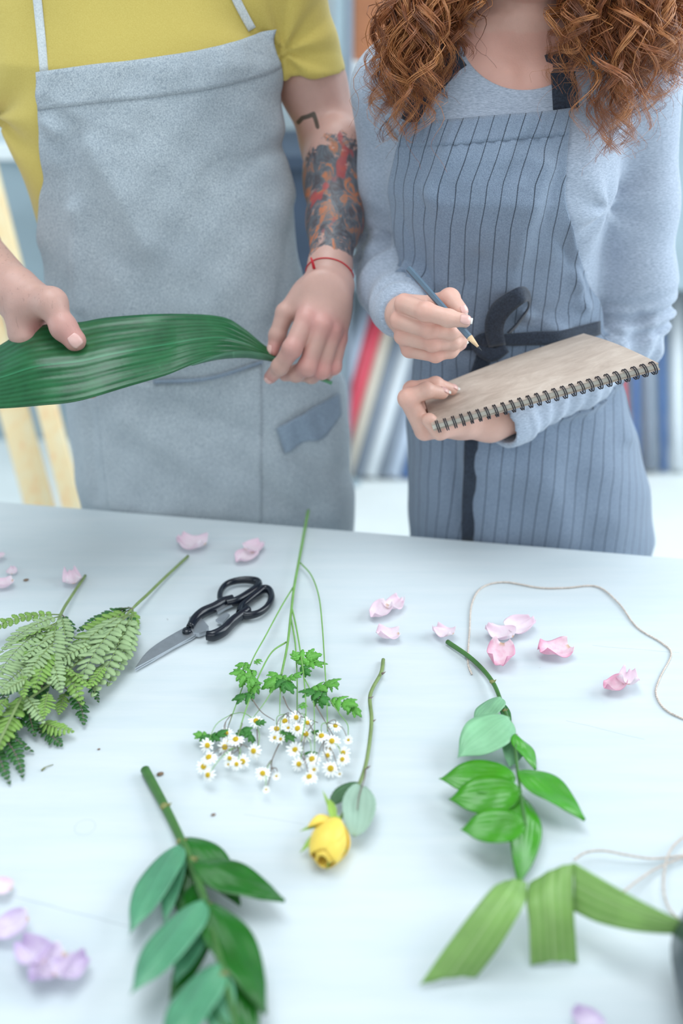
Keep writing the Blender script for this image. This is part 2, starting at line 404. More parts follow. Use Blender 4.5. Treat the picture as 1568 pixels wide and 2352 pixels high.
def hairmat(name, a, b_, c):
    t = NT(name); n = t.noise(60, 3, 0.7)
    b = t.ramp(t.math('ADD', t.math('MULTIPLY', n, 0.5), t.math('MULTIPLY', t.attr('tint'), 0.5)), [(0.25, a), (0.5, b_), (0.75, c)])
    t.base(b); t.set(Roughness=0.38); t.p.inputs['Specular IOR Level'].default_value = 0.6; return t.m
M['hair'] = hairmat('auburn_hair', rgb(92, 50, 30), rgb(158, 92, 52), rgb(206, 140, 86))
M['hair_brown'] = simple('brown_hair', rgb(70, 48, 34), 0.5, 0.2)
M['eye'] = simple('eye_white', rgb(235, 235, 232), 0.15, 0.02); M['iris'] = simple('iris', rgb(80, 95, 90), 0.15, 0.2)
M['lip'] = simple('lip', rgb(190, 105, 100), 0.4, 0.05)
M['pencil'] = simple('grey_pencil_paint', rgb(92, 112, 130), 0.35, 0.06); M['pencil_wood'] = simple('cedar', rgb(226, 190, 150), 0.7, 0.15, 200); M['lead'] = simple('graphite', rgb(40, 44, 50), 0.35, 0.1)
def kraft():
    t = NT('kraft_cover'); n = t.noise(14, 4, 0.7, stretch=(1, 3.5, 3.5), dist=0.5)
    b = t.ramp(n, [(0.3, rgb(184, 164, 150)), (0.6, rgb(208, 190, 176)), (0.8, rgb(222, 208, 196))])
    t.base(b); t.set(Roughness=0.6); t.bump(t.noise(300, 2), 0.2, 0.0005); return t.m
M['kraft'] = kraft(); M['paper'] = simple('paper_block', rgb(220, 212, 200), 0.8, 0.05)
M['wire'] = simple('dark_spiral_wire', rgb(58, 54, 60), 0.35, 0.1, metal=0.4)
M['blackplastic'] = simple('black_plastic', rgb(16, 22, 34), 0.22, 0.1); M['steel'] = simple('brushed_steel', rgb(190, 194, 200), 0.33, 0.08, 80, metal=0.9)
M['twine'] = simple('jute_twine', rgb(206, 192, 182), 0.9, 0.2, 300, bump=0.4, bscale=800)
M['bigleaf'] = leafmat('aspidistra_leaf', rgb(24, 84, 44), rgb(70, 122, 92), 0.32, 0.3, rgb(58, 134, 92), veins=15, trans=0.04)
M['ruscus'] = leafmat('ruscus_leaf', rgb(62, 146, 22), rgb(118, 168, 120), 0.22, 0.18, rgb(80, 150, 50), veins=7)
M['ruscus_dark'] = leafmat('ruscus_leaf_dark', rgb(26, 98, 22), rgb(88, 150, 110), 0.24, 0.2, rgb(50, 120, 50), veins=7)
M['ruscus_pale'] = leafmat('ruscus_underside', rgb(136, 190, 146), rgb(136, 190, 146), 0.3, 0.12, rgb(150, 205, 160), veins=7)
M['ruscus_blue'] = leafmat('ruscus_underside_deep', rgb(84, 150, 112), rgb(84, 150, 112), 0.28, 0.15, rgb(110, 180, 140), veins=7)
M['stem'] = simple('green_stem', rgb(62, 108, 48), 0.45, 0.15, 60); M['stem_pale'] = simple('pale_green_stem', rgb(118, 164, 84), 0.45, 0.12, 60)
M['stem_olive'] = simple('olive_stem', rgb(120, 140, 84), 0.5, 0.15, 60); M['stem_brown'] = simple('purple_brown_stem', rgb(118, 104, 96), 0.5, 0.12, 60)
M['node'] = simple('brown_node', rgb(116, 118, 66), 0.6, 0.15)
M['fern_pale'] = leafmat('fern_underside', rgb(158, 184, 132), rgb(158, 184, 132), 0.55, 0.16, rgb(160, 186, 136), veins=1, trans=0.15)
M['fern_mid'] = leafmat('fern_olive', rgb(128, 168, 78), rgb(150, 180, 120), 0.5, 0.2, rgb(150, 180, 100), veins=1, trans=0.15)
M['fern_dark'] = leafmat('fern_upper', rgb(44, 98, 40), rgb(120, 155, 108), 0.4, 0.2, rgb(60, 110, 50), veins=1, trans=0.08)
M['herb'] = leafmat('feverfew_leaf', rgb(96, 168, 62), rgb(130, 190, 100), 0.5, 0.18, rgb(140, 200, 100), veins=3, trans=0.2)
M['herb_dark'] = leafmat('feverfew_leaf_dark', rgb(50, 120, 40), rgb(90, 150, 70), 0.5, 0.18, rgb(90, 150, 70), veins=3, trans=0.15)
M['daisy'] = simple('white_petal', rgb(250, 251, 250), 0.55, 0.02); M['disc'] = simple('yellow_disc', rgb(214, 178, 22), 0.7, 0.25, 700, bump=0.8, bscale=1500)
M['roseleaf'] = leafmat('rose_leaf', rgb(60, 100, 62), rgb(150, 178, 158), 0.5, 0.15, rgb(100, 140, 100), veins=5)
M['roseleaf_pale'] = leafmat('rose_leaf_underside', rgb(156, 184, 164), rgb(90, 130, 90), 0.55, 0.08, rgb(130, 162, 140), veins=5)
M['rose'] = simple('yellow_rose_petal', rgb(252, 212, 88), 0.5, 0.08, 60, Subsurface_Weight=0.1); M['sepal'] = simple('sepal', rgb(150, 186, 80), 0.5, 0.15)
def petalmat(name, c, tipc, amb=(0.86, 0.72, 0.5, 1)):
    t = NT(name); b = t.mix(t.g(t.attr('tint'), 0.15, 1.0), c, tipc)
    b = t.mix(t.math('MULTIPLY', t.g(t.noise(160, 3), 0.45, 0.7), 0.3), b, tipc)
    b = t.mix(t.math('MULTIPLY', t.g(t.attr('tint'), -0.2, -1.0), 0.8), b, rgb(206, 160, 96))
    t.base(b); t.set(Roughness=0.55)
    tr = t.n.new('ShaderNodeBsdfTranslucent'); t.link(b, tr.inputs[0]); mx = t.n.new('ShaderNodeMixShader'); mx.inputs[0].default_value = 0.3
    t.link(t.p.outputs[0], mx.inputs[1]); t.link(tr.outputs[0], mx.inputs[2]); t.link(mx.outputs[0], t.n['Material Output'].inputs[0]); return t.m
M['petal'] = petalmat('blush_petal', rgb(250, 238, 244), rgb(242, 212, 228)); M['petal_pink'] = petalmat('pink_petal', rgb(250, 226, 234), rgb(232, 150, 186))
M['petal_lilac'] = petalmat('lilac_petal', rgb(242, 230, 244), rgb(202, 176, 220))
M['ribbon'] = leafmat('pale_green_leaf_strip', rgb(124, 168, 82), rgb(96, 142, 62), 0.5, 0.15, rgb(182, 210, 146), veins=6, trans=0.15)
M['crumb'] = simple('dry_crumb', rgb(130, 105, 85), 0.8, 0.3); M['vase'] = simple('dark_teal_glaze', rgb(46, 62, 70), 0.25, 0.1)
# ---------------------------------------------------------------- the room
WALLY = 3.42
def boxobj(name, lo, hi, mat, parent=None, bev=0.0, M_=None):
    b = MB(); b.box(lo, hi, M_); o = b.build(name, mat, parent, smooth=False)
    if bev: mod(o, 'BEVEL', width=bev, segments=2)
    return o
structure(boxobj('floor', (-3.0, -0.8, -0.06), (2.5, WALLY + 0.1, 0.0), M['floor']))
structure(boxobj('wall_back', (-3.0, WALLY, 0.0), (2.5, WALLY + 0.12, 3.4), M['wall']))
structure(boxobj('wall_left', (-3.12, -0.8, 0.0), (-3.0, WALLY + 0.12, 3.4), M['wall']))
def wall_right():
    b = MB(); x0, x1 = 2.4, 2.5
    b.box((x0, -0.8, 0), (x1, WALLY, 0.9)); b.box((x0, -0.8, 2.9), (x1, WALLY, 3.4))
    b.box((x0, -0.8, 0.9), (x1, 0.5, 2.9)); b.box((x0, 3.0, 0.9), (x1, WALLY, 2.9))
    structure(b.build('wall_right', M['wall'], None, False))
    f = MB()
    for (a, c) in (((2.4, .5, .9), (2.47, 3.0, .96)), ((2.4, .5, 2.84), (2.47, 3.0, 2.9)), ((2.4, .5, .96), (2.47, .56, 2.84)), ((2.4, 2.94, .96), (2.47, 3.0, 2.84)), ((2.41, 1.72, .96), (2.46, 1.78, 2.84))): f.box(a, c)
    structure(f.build('window_1', M['white'], None, False))
wall_right()
structure(boxobj('baseboard_back', (-3.0, WALLY - 0.015, 0.0), (2.4, WALLY, 0.07), M['white']))

# white wall shelf unit between the two people, with a cardboard box on it
sh = thing('wall_shelf', 'white painted shelf unit against the back wall behind the two people', 'shelf', (0.1, 3.2, 0))
boxobj('top_board', (-0.06, 3.05, 1.20), (1.3, 3.41, 1.28), M['white'], sh, 0.004)
boxobj('front_panel', (-0.06, 3.10, 0.62), (1.3, 3.14, 1.20), M['greyblue'], sh, 0.003)
boxobj('side_panel', (-0.06, 3.14, 0.0), (-0.02, 3.41, 1.20), M['white'], sh)
boxobj('side_panel', (1.26, 3.14, 0.0), (1.30, 3.41, 1.20), M['white'], sh)
cb = thing('cardboard_box', 'brown cardboard box standing on the white shelf beside the curls', 'box', (0.17, 3.2, 1.281))
boxobj('box_body', (0.035, 3.12, 1.281), (0.34, 3.36, 1.56), M['cardboard'], cb, 0.004)
boxobj('lid_flap', (0.03, 3.115, 1.56), (0.345, 3.365, 1.575), M['cardboard'], cb)
wp = thing('partition_post', 'narrow grey metal post of a partition beside the cardboard box', 'partition', (0.0, 3.0, 0.0))
boxobj('post', (-0.02, 2.99, 0.0), (0.012, 3.02, 2.4), M['greyblue'], wp, 0.003)
boxobj('trim_strip', (0.012, 2.985, 0.0), (0.03, 3.025, 2.4), M['roll_grey'], wp)
boxobj('foot_plate', (-0.05, 2.95, 0.0), (0.06, 3.06, 0.012), M['greyblue'], wp)
dk = thing('cabinet', 'dark blue cabinet behind the tattooed arm', 'cabinet', (-0.3, 3.1, 0))
boxobj('cabinet_body', (-0.55, 2.9, 0.0), (-0.08, 3.40, 1.02), M['darkblue'], dk, 0.006)
boxobj('cabinet_top', (-0.57, 2.88, 1.02), (-0.07, 3.40, 1.06), M['darkblue'], dk, 0.004)
for xx in (-0.31, -0.2): boxobj('handle', (xx, 2.87, 0.7), (xx + 0.02, 2.9, 0.85), M['steel'], dk)
pan = thing('partition_panel', 'grey teal wall panel behind the yellow shirt at left', 'panel', (-1.6, 3.35, 0))
boxobj('lower_panel', (-2.6, 3.33, 0.0), (-0.6, 3.41, 0.98), M['greyblue'], pan)
boxobj('upper_rail', (-2.6, 3.31, 0.98), (-0.6, 3.41, 1.02), M['white'], pan)
boxobj('frame_post', (-0.64, 3.30, 0.0), (-0.58, 3.41, 1.5), M['white'], pan)

# pine planks at the left edge of the frame
def plank(p0, p1, w, d, label):
    c0 = Vector(p0); c1 = Vector(p1); z = (c1 - c0).normalized(); x = Vector((1, 0, 0)); x = (x - z * x.dot(z)).normalized(); y = z.cross(x)
    L = (c1 - c0).length; Mx = Matrix((x, y, z)).transposed().to_4x4(); Mx.translation = c0
    root = thing('pine_plank', label, 'plank', c0, 'planks leaning behind the man')
    b = MB(); b.box((-w / 2, -d / 2, 0), (w / 2, d / 2, L), Mx)
    o = b.build('board', M['pine'], root, False); mod(o, 'BEVEL', width=0.003, segments=2)
    e = MB(); e.box((-w / 2, -d / 2, L), (w / 2, d / 2, L + 0.004), Mx); e.build('cut_end', M['roll_beige'], root, False)
def foot(u, v, Y):
    p = at(u, v, Y); q = at(CXP, 0, Y); return p
def plank_px(u0, v0, u1, v1, Y0, Y1, w, label):     # through two seen points, carried down to the floor
    a = at(u0, v0, Y0); b = at(u1, v1, Y1); d = (a - b); t = (b.z - 0.012) / -(d.z) if d.z < 0 else 0
    t = b.z / (b.z - a.z); f = b + d * t; f.z = 0.012
    plank(f, b + (b - a).normalized() * 0.75, w, 0.022, label)
plank_px(85, 1140, -62, 600, 2.05, 2.30, 0.066, 'wide pine plank nearest the left edge, leaning behind the man')
plank_px(160, 1140, 24, 600, 2.02, 2.27, 0.046, 'narrow pine plank leaning right against the grey apron side')

# rolls of wrapping paper leaning on the back wall
def roll(u0, v0, u1, v1, r, mat, label, Y0=3.0, Y1=3.36, grp='rolls of wrapping paper leaning on the back wall'):
    f = at(u0, v0, Y0); f.z = 0.0; f = Vector((f.x, f.y, r * 0.4 + 0.004)); a = at(u1, v1, Y1)
    root = thing('paper_roll', label, 'paper roll', f, grp)
    b = MB(); b.tube([f, f + (a - f) * 0.5, a], r, 20); b.build('paper', mat, root, True)
    d = (a - f).normalized(); c = MB(); c.tube([f + d * 0.01, f - d * 0.001, a + d * 0.003], r * 0.45, 12); c.build('core', M['cardboard'], root)
RL = [(760, 1010, 888, 640, .030, 'roll_red', 'red wrapping paper roll leaning right of the tattooed hand'),
      (795, 1000, 915, 660, .022, 'roll_beige', 'beige wrapping paper roll beside the red one, between the two people'),
      (745, 985, 860, 640, .026, 'roll_pale', 'pale wrapping paper roll just left of the red one'),
      (822, 985, 935, 690, .020, 'roll_grey', 'grey wrapping paper roll between the beige and white ones'),
      (850, 985, 962, 700, .024, 'roll_white', 'white wrapping paper roll left of the striped apron'),
      (880, 985, 980, 730, .018, 'roll_grey', 'thin grey blue paper roll half behind the striped apron, left side'),
      (905, 985, 1000, 760, .022, 'roll_pale', 'pale blue paper roll touching the left side of the striped apron'),
      (935, 985, 1020, 800, .018, 'roll_blue', 'blue paper roll peeping out at the left hip of the striped apron')]
for a in RL: roll(a[0], a[1], a[2], a[3], a[4], M[a[5]], a[6])
RR = [(1440, 990, 1395, 640, .034, 'roll_red', 'red paper roll at the right hip of the striped apron'),
      (1476, 990, 1455, 600, .014, 'roll_blue', 'thin blue paper roll right beside the red one under the notebook'),
      (1508, 990, 1482, 600, .026, 'roll_grey', 'grey paper roll between two blue rolls at the right edge'),
      (1540, 990, 1515, 620, .013, 'roll_blue', 'slim blue paper roll near the right edge of the frame'),
      (1572, 990, 1550, 600, .024, 'roll_white', 'whitish paper roll touching the right edge of the frame')]
for a in RR: roll(a[0], a[1], a[2], a[3], a[4], M[a[5]], a[6], 3.05, 3.38)
scb = thing('storage_bench', 'low pale bench in front of the paper rolls at right', 'bench', (1.1, 2.8, 0))

# the table
e0, e1 = T(0, 1152), T(1568, 1283)
ex = (e1 - e0).normalized(); ey = Vector((-ex.y, ex.x, 0))
TM = Matrix((ex, ey, Vector((0, 0, 1)))).transposed().to_4x4(); TM.translation = e0
tb = thing('work_table', 'white painted wooden work table strewn with cut stems and petals', 'table', (0, 0.8, 0))
bpy.data.objects.remove(scb)
o = boxobj('tabletop', (-0.75, -1.05, -0.032), (1.7, 0.0, 0.0), M['table'], tb, 0.0015, TM)
for (x, y) in ((-0.7, -0.08), (1.62, -0.08), (-0.7, -1.0), (1.62, -1.0)):
    boxobj('leg', (x, y, -TZ), (x + 0.06, y + 0.05, -0.032), M['white'], tb, 0.003, TM)
boxobj('rail', (-0.64, -0.07, -0.12), (1.62, -0.05, -0.032), M['white'], tb, 0, TM)
boxobj('rail', (-0.64, -0.98, -0.12), (1.62, -0.96, -0.032), M['white'], tb, 0, TM)
# ---------------------------------------------------------------- people: shared builders
def head_parts(F, c, s, neck0, rn, yaw=0.0):        # c = head centre; faces -Y (towards the table)
    R = Matrix.Rotation(yaw, 4, 'Z'); P = lambda x, y, z: np.array(c) + np.array(R @ Vector((x, y, z))) * s
    F.cone(neck0, P(0, .015, -.08), rn, rn * .95, .02)
    F.ell(P(0, .015, .025), (.074 * s, .092 * s, .088 * s), .02)
    F.ell(P(0, -.015, -.045), (.055 * s, .070 * s, .065 * s), .03)
    F.cone(P(-.025, -.06, -.098), P(.025, -.06, -.098), .018 * s, .018 * s, .03)
    F.cone(P(0, -.078, .01), P(0, -.098, -.022), .008 * s, .012 * s, .012)
    F.cone(P(-.012, -.086, -.027), P(.012, -.086, -.027), .008 * s, .008 * s, .006)
    for q in (-1, 1):
        F.ell(P(q * .03, -.083, .006), (.017 * s, .012 * s, .012 * s), .012, cut=True)
        F.cone(P(q * .012, -.077, .026), P(q * .045, -.066, .026), .008 * s, .007 * s, .01)
        F.ell(P(q * .076, .012, -.01), (.008 * s, .018 * s, .031 * s), .006)
        F.ell(P(q * .038, -.058, -.028), (.022 * s, .02 * s, .02 * s), .02)
    return P
def face_bits(root, P, s):
    for q in (-1, 1):
        c = P(q * .03, -.071, .006); b = MB()
        b.lathe([(0.0105 * s * math.sin(t), 0.0105 * s * math.cos(t)) for t in [math.pi * k / 10 for k in range(11)]], c, 14); e = b.build('eye', M['eye'], root)
        d = MB(); d.lathe([(0.0055 * s * math.sin(t), 0.003 * s * math.cos(t)) for t in [math.pi * k / 8 for k in range(9)]], Vector(c) + Vector((0, -.0095 * s, 0)), 12, Matrix.Rotation(math.radians(90), 4, 'X')); d.build('iris', M['iris'], e)
        w = MB(); w.tube(V3(smoothline([P(q * .014, -.084, .031), P(q * .032, -.081, .036), P(q * .05, -.066, .030)], 4)), .0028 * s, 6); w.build('eyebrow', M['hair_brown'], root)
    l = MB(); l.tube(V3(smoothline([P(-.024, -.078, -.058), P(-.009, -.091, -.053), P(0, -.092, -.055), P(.009, -.091, -.053), P(.024, -.078, -.058)], 4)), [.002 * s] + [.004 * s] * 15 + [.002 * s], 8)
    l.tube(V3(smoothline([P(-.022, -.078, -.060), P(0, -.091, -.065), P(.022, -.078, -.060)], 6)), [.002 * s] + [.0048 * s] * 11 + [.002 * s], 8)
    l.build('lips', M['lip'], root)
def finger(F, pts, rs, k=0.004):
    F.chain([np.array(p) for p in pts], rs, k)
    for p, r in zip(pts[1:-1], rs[1:-1]): F.ell(p, (r * 1.05,) * 3, k)
def nail(root, cen, r, d, n, w, l, tiplen=0.0, name='fingernail'):   # cen: centre of the last finger joint, r: its radius, d: finger direction, n: outward normal
    d = Vector(d).normalized(); n = Vector(n); n = (n - d * n.dot(d)).normalized(); s = d.cross(n)
    cen = Vector(cen); rows = []; x0 = r * .82 - l
    for i in range(11):
        t = i / 10; row = []; ww = w * (.72 + .28 * math.sin(min(t * 2.2, 1) * math.pi / 2)) * (1 if t < .7 else .4 + .6 * math.sqrt(max(0, 1 - ((t - .7) / .32) ** 2)))
        for j in range(9):
            y = ww * (j / 8 - .5); x = x0 + l * t; h = math.sqrt(max(r * r - y * y - .9 * max(x, 0) ** 2, (.25 * r) ** 2)); row.append(cen + d * x + s * y + n * (h + .0001))
        rows.append(row)
    b = MB(); b.grid(rows); o = b.build(name, M['nail'], root); mod(o, 'SOLIDIFY', thickness=0.0006, offset=1)
    if tiplen:
        b2 = MB(); b2.grid([[p + n * 0.00015 for p in rows[9]], [p + n * 0.00015 for p in rows[10]], [p + n * 0.0001 + d * tiplen for p in rows[10]]])
        o2 = b2.build('nail_tip', M['nailtip'], o); mod(o2, 'SOLIDIFY', thickness=0.0005, offset=1)
    return o
def ribbon_strip(b, pts, widths, normals, th=0.0):
    pts = V3(pts); N = len(pts); rows = []
    for i, p in enumerate(pts):
        d = (pts[min(i + 1, N - 1)] - pts[max(i - 1, 0)]).normalized(); n = Vector(normals[i] if isinstance(normals, list) else normals)
        s = d.cross(n).normalized(); w = widths[i] if isinstance(widths, list) else widths
        rows.append([p - s * w / 2 + s * (w * j / 4) for j in range(5)])
    L = 0; uv = []
    for i in range(N):
        if i: L += (pts[i] - pts[i - 1]).length
        w = widths[i] if isinstance(widths, list) else widths
        uv += [((j / 4) * w, L) for j in range(5)]
    b.grid(rows, uv=uv)
class Front:                                        # the clothed front of a torso, an angle phi round the body at height z
    def __init__(s, rings, grow): s.R = np.array(rings, float); s.g = grow
    def p(s, phi, z, off=0.0):
        f = lambda c: np.interp(z, s.R[:, 0], s.R[:, c])
        a, b = f(3) + s.g + off, f(4) + s.g + off; n = 2.3; c_, s_ = math.cos(phi), math.sin(phi)
        return Vector((f(1) + a * math.copysign(abs(s_) ** (2 / n), s_), f(2) - b * math.copysign(abs(c_) ** (2 / n), c_), z))
    def solve(s, z, edge, lim=1.62):                # phi at which the surface at height z is seen at column edge(v)
        lo, hi = -lim, lim
        g = lambda ph: (lambda q: q[0] - edge(q[1]))(proj(s.p(ph, z)))
        if g(lo) > 0: return lo
        if g(hi) < 0: return hi
        for _ in range(40):
            m = (lo + hi) / 2
            if g(m) < 0: lo = m
            else: hi = m
        return (lo + hi) / 2
    def at(s, u, v, off=0.0):                       # surface point seen at (u, v)
        Y = 1.25
        for _ in range(30):
            q = at(u, v, Y); f = lambda c: np.interp(q.z, s.R[:, 0], s.R[:, c])
            a, b = f(3) + s.g + off, f(4) + s.g + off; x = min(0.97, abs((q.x - f(1)) / a))
            Y = 0.5 * Y + 0.5 * (f(2) - b * (1 - x ** 2.3) ** (1 / 2.3))
        return at(u, v, Y)
def edgefn(pts):
    vs = [p[1] for p in pts]; us = [p[0] for p in pts]
    return lambda v: float(np.interp(v, vs, us))
def folds(spec, u, v):
    s = 0.0
    for (pts, A, w) in spec:
        A = A * 2.2; best = 1e9
        for (x0, y0), (x1, y1) in zip(pts[:-1], pts[1:]):
            dx, dy = x1 - x0, y1 - y0; t = max(0, min(1, ((u - x0) * dx + (v - y0) * dy) / (dx * dx + dy * dy)))
            best = min(best, math.hypot(u - x0 - t * dx, v - y0 - t * dy))
        s += A * math.exp(-(best / w) ** 2)
    return s
def sheet(front, bvh, zb, ztL, ztR, L, R, spec, off, nr, nc, name, mat, root, shift=None, th=0.0016, noise=0.0012, lim=1.62, ripple=None, seed=1, hem=None):
    rows = []; uv = []; rnd = np.random.RandomState(seed); ph = rnd.rand(12) * 6.28; PL = []; PR = []
    for i in range(nr + 1):
        k = i / nr; zL = ztL + (zb - ztL) * k; zR = ztR + (zb - ztR) * k; lm = float(np.interp(zL, [.93, 1.02], [1.62, 1.2]))
        PL.append(front.solve(zL, L, lm)); PR.append(front.solve(zR, R, max(lm, 1.5)))
    ker = np.ones(7) / 7; PL = np.convolve(np.pad(PL, 3, mode='edge'), ker, 'valid'); PR = np.convolve(np.pad(PR, 3, mode='edge'), ker, 'valid')
    for i in range(nr + 1):
        k = i / nr; zL = ztL + (zb - ztL) * k; zR = ztR + (zb - ztR) * k
        pl, pr = PL[i], PR[i]; row = []
        arc = [0.0]; base = []
        for j in range(nc + 1):
            s_ = j / nc; z = zL + (zR - zL) * s_; p = front.p(pl + (pr - pl) * s_, z); base.append((p, z, pl + (pr - pl) * s_))
        acc = 0; arcs = []
        for j, (p, z, phi) in enumerate(base):
            if j: acc += math.hypot(p.x - base[j - 1][0].x, p.y - base[j - 1][0].y)
            arcs.append(acc)
        c = int(nc * (0 - pl) / (pr - pl)) if pl < 0 < pr else 0; c = max(0, min(nc, c))
        x0 = base[c][0].x
        for j, (p, z, phi) in enumerate(base):
            u, v = proj(p); q = front.p(phi, z, 0.01); n = (q - p); n.z = 0; n = n.normalized() if n.length > 1e-6 else Vector((0, -1, 0))
            d = off + folds(spec, u, v)
            d += noise * (math.sin(u * .021 + ph[0] + v * .008) + math.sin(v * .016 + ph[1] - u * .011) * .8 + .5 * math.sin(u * .05 + v * .037 + ph[2]) + .4 * math.sin(v * .06 - u * .03 + ph[3]))
            if ripple: d += ripple(u, v)
            h = bvh.ray_cast(p + n * .022, -n, .05); need = -1.0
            if h[0] is not None and h[3] > .0005: need = .022 - h[3] + .0045
            row.append((p, n, d, need)); uv.append((x0 + arcs[j] - arcs[c] - (shift(v) if shift else 0), z))
        rows.append(row)
    D = np.array([[q[2] for q in r] for r in rows]); Nd = np.array([[q[3] for q in r] for r in rows]); W = np.maximum(D, Nd)
    for _ in range(10):
        P_ = np.pad(W, 1, mode='edge'); Bl = (P_[:-2, 1:-1] + P_[2:, 1:-1] + P_[1:-1, :-2] + P_[1:-1, 2:] + 2 * W) / 6; ex_ = np.abs(W - D) > 1e-5; ex_ = np.pad(ex_, 2)[2:-2, 2:-2]; W = np.where(W > D + 1e-6, np.maximum(Bl, Nd), np.maximum(W, np.where(Bl > D + .0006, Bl - .0003, D)))
    rows = [[q[0] + q[1] * float(W[i, j]) for j, q in enumerate(r)] for i, r in enumerate(rows)]
    b = MB(); b.grid(rows, uv=uv); o = b.build(name, mat, root); mod(o, 'SOLIDIFY', thickness=th, offset=0)
    if hem:
        hb = MB(); hb.grid([[p + Vector((0, -.0016 - (.0010 * math.sin(j * 1.1 + i * .15) if hem[1] else 0), 0)) for j, p in enumerate(r)] for i, r in enumerate(rows[:hem[0]])], uv=uv[:hem[0] * (nc + 1)]); ho = hb.build('bib_hem', mat, o); mod(ho, 'SOLIDIFY', thickness=.0011, offset=0)
    return o, BVHTree.FromPolygons([tuple(p) for p in b.v], b.f)

# ---------------------------------------------------------------- the man
MAN = [(.60, -.195, 1.425, .20, .120), (.742, -.198, 1.425, .208, .120), (.866, -.203, 1.425, .203, .118), (.973, -.213, 1.425, .193, .115), (1.074, -.236, 1.425, .176, .112), (1.162, -.242, 1.425, .172, .113), (1.229, -.250, 1.427, .176, .117), (1.29, -.265, 1.43, .176, .120), (1.36, -.272, 1.435, .180, .121), (1.40, -.272, 1.44, .190, .120), (1.48, -.285, 1.45, .165, .095), (1.54, -.292, 1.46, .10, .075), (1.58, -.295, 1.465, .06, .06)]
man = thing('person', 'man in a yellow T-shirt and pale denim apron holding a long green leaf', 'person', (-.2, 1.43, 0))
F = SDF((-.62, 1.15, 0.0), (.18, 1.72, 1.95), .007)
F.loft(MAN, .03, grow=-0.006)
hc = (-.30, 1.445, 1.715)
MP = head_parts(F, hc, 1.06, (-.293, 1.47, 1.53), .058)
for q, x in ((-1, -.27), (1, -.09)):
    F.cone((x, 1.44, .78), (x - .01 * q, 1.45, .46), .088, .060, .03); F.cone((x - .01 * q, 1.45, .46), (x - .01 * q, 1.47, .09), .058, .042, .02)
    F.cone((x - .01 * q, 1.47, .06), (x + .01 * q, 1.32, .045), .038, .032, .02)
bodyV, bodyQ = F.mesh()
# left arm (right in the photo), tattooed, pinching the leaf stalk
sh_ = at(648, -80, 1.46); mid = at(716, 190, 1.468); elb = at(766, 330, 1.46); f1 = at(771, 420, 1.415); f2 = at(768, 510, 1.36); wr = at(757, 618, 1.295)
F = SDF((-.17, 1.16, .98), (.06, 1.56, 1.58), .0016)
F.chain([sh_, mid], [.048, .043], .02); F.chain([mid, elb], [.043, .041], .02)
F.ell(elb + Vector((.004, .018, -.004)), (.034, .03, .04), .02)
F.chain([elb, f1, f2, wr], [.042, .0405, .0345, .026], .02)
F.ell(f1 + Vector((.004, -.002, .03)), (.041, .037, .055), .02)
W = wr; mcp = [at(703, 733, 1.232), at(738, 748, 1.228), at(762, 762, 1.236), at(777, 778, 1.248)]
hw = at(752, 655, 1.275)
F.cone(W, hw, .0265, .026, .015)
for i, m_ in enumerate(mcp):
    st = hw + Vector((-.016 + .011 * i, 0, -.002)); F.cone(st, m_, .0175, .0135 - .0008 * i, .012)
F.ell((mcp[1] + hw) / 2 + Vector((-.003, .004, 0)), (.036, .016, .045), .012)
finger(F, [mcp[0], at(671, 800, 1.205), at(643, 842, 1.212), at(621, 866, 1.226)], [.0135, .0118, .0105, .0085])
finger(F, [mcp[1], at(706, 842, 1.210), at(680, 858, 1.228), at(654, 861, 1.243)], [.0132, .0117, .0104, .0085])
finger(F, [mcp[2], at(738, 850, 1.222), at(715, 862, 1.243), at(690, 862, 1.255)], [.0128, .0112, .0100, .0085])
finger(F, [mcp[3], at(765, 842, 1.236), at(748, 856, 1.255), at(725, 856, 1.262)], [.0118, .0100, .0090, .0078])
tb0, tb1, tb2, tb3 = at(705, 680, 1.272), at(655, 718, 1.256), at(637, 770, 1.245), at(626, 806, 1.236)
F.cone(hw, tb0, .020, .019, .012); F.cone(tb0, tb1, .019, .0125, .012); finger(F, [tb1, tb2, tb3], [.0125, .0105, .0082])
LV, LQ = F.mesh()
# right arm (left in the photo), thumb on top of the leaf
rsh = Vector((-.475, 1.46, 1.46)); relb = at(-175, 420, 1.42); rf = at(-75, 560, 1.33); rwr = at(38, 672, 1.205)
F = SDF((-.62, 1.03, 1.0), (-.26, 1.58, 1.54), .0017)
F.chain([rsh, relb], [.056, .043], .02); F.chain([relb, rf, rwr], [.042, .037, .0275], .02)
th0, th1, th2, th3 = at(72, 690, 1.188), at(118, 700, 1.165), at(146, 752, 1.150), at(172, 782, 1.143)
F.cone(rwr, th0, .0275, .023, .015); F.cone(th0, th1, .022, .0172, .012)
F.ell(at(118, 694, 1.168), (.0185, .018, .018), .01)
F.chain([th1, th2], [.0165, .0142], .006); F.ell(th2, (.0155, .0155, .0155), .006); F.chain([th2, th3], [.0150, .0132], .005)
pk = [at(62, 775, 1.170), at(88, 792, 1.180), at(112, 800, 1.195), at(135, 800, 1.212)]
for i, m_ in enumerate(pk): F.cone(rwr + Vector((0, .006 * i, -.008)), m_, .021, .0130, .014)
F.cone(at(60, 715, 1.185), at(48, 768, 1.180), .019, .015, .014)
for i, m_ in enumerate(pk):
    e_ = [at(120 + 18 * i, 842 - 12 * i, 1.160 + .012 * i), at(165 + 18 * i, 862 - 18 * i, 1.160 + .014 * i), at(200 + 15 * i, 866 - 22 * i, 1.162 + .016 * i)]
    e_ = [p + Vector((0, .012, -.024)) for p in e_]
    finger(F, [m_ + Vector((0, .008, -.012))] + e_, [.0125, .0115, .0102, .0085])
RV, RQ = F.mesh()
V, Q = join([(bodyV, bodyQ), (LV, LQ), (RV, RQ)])
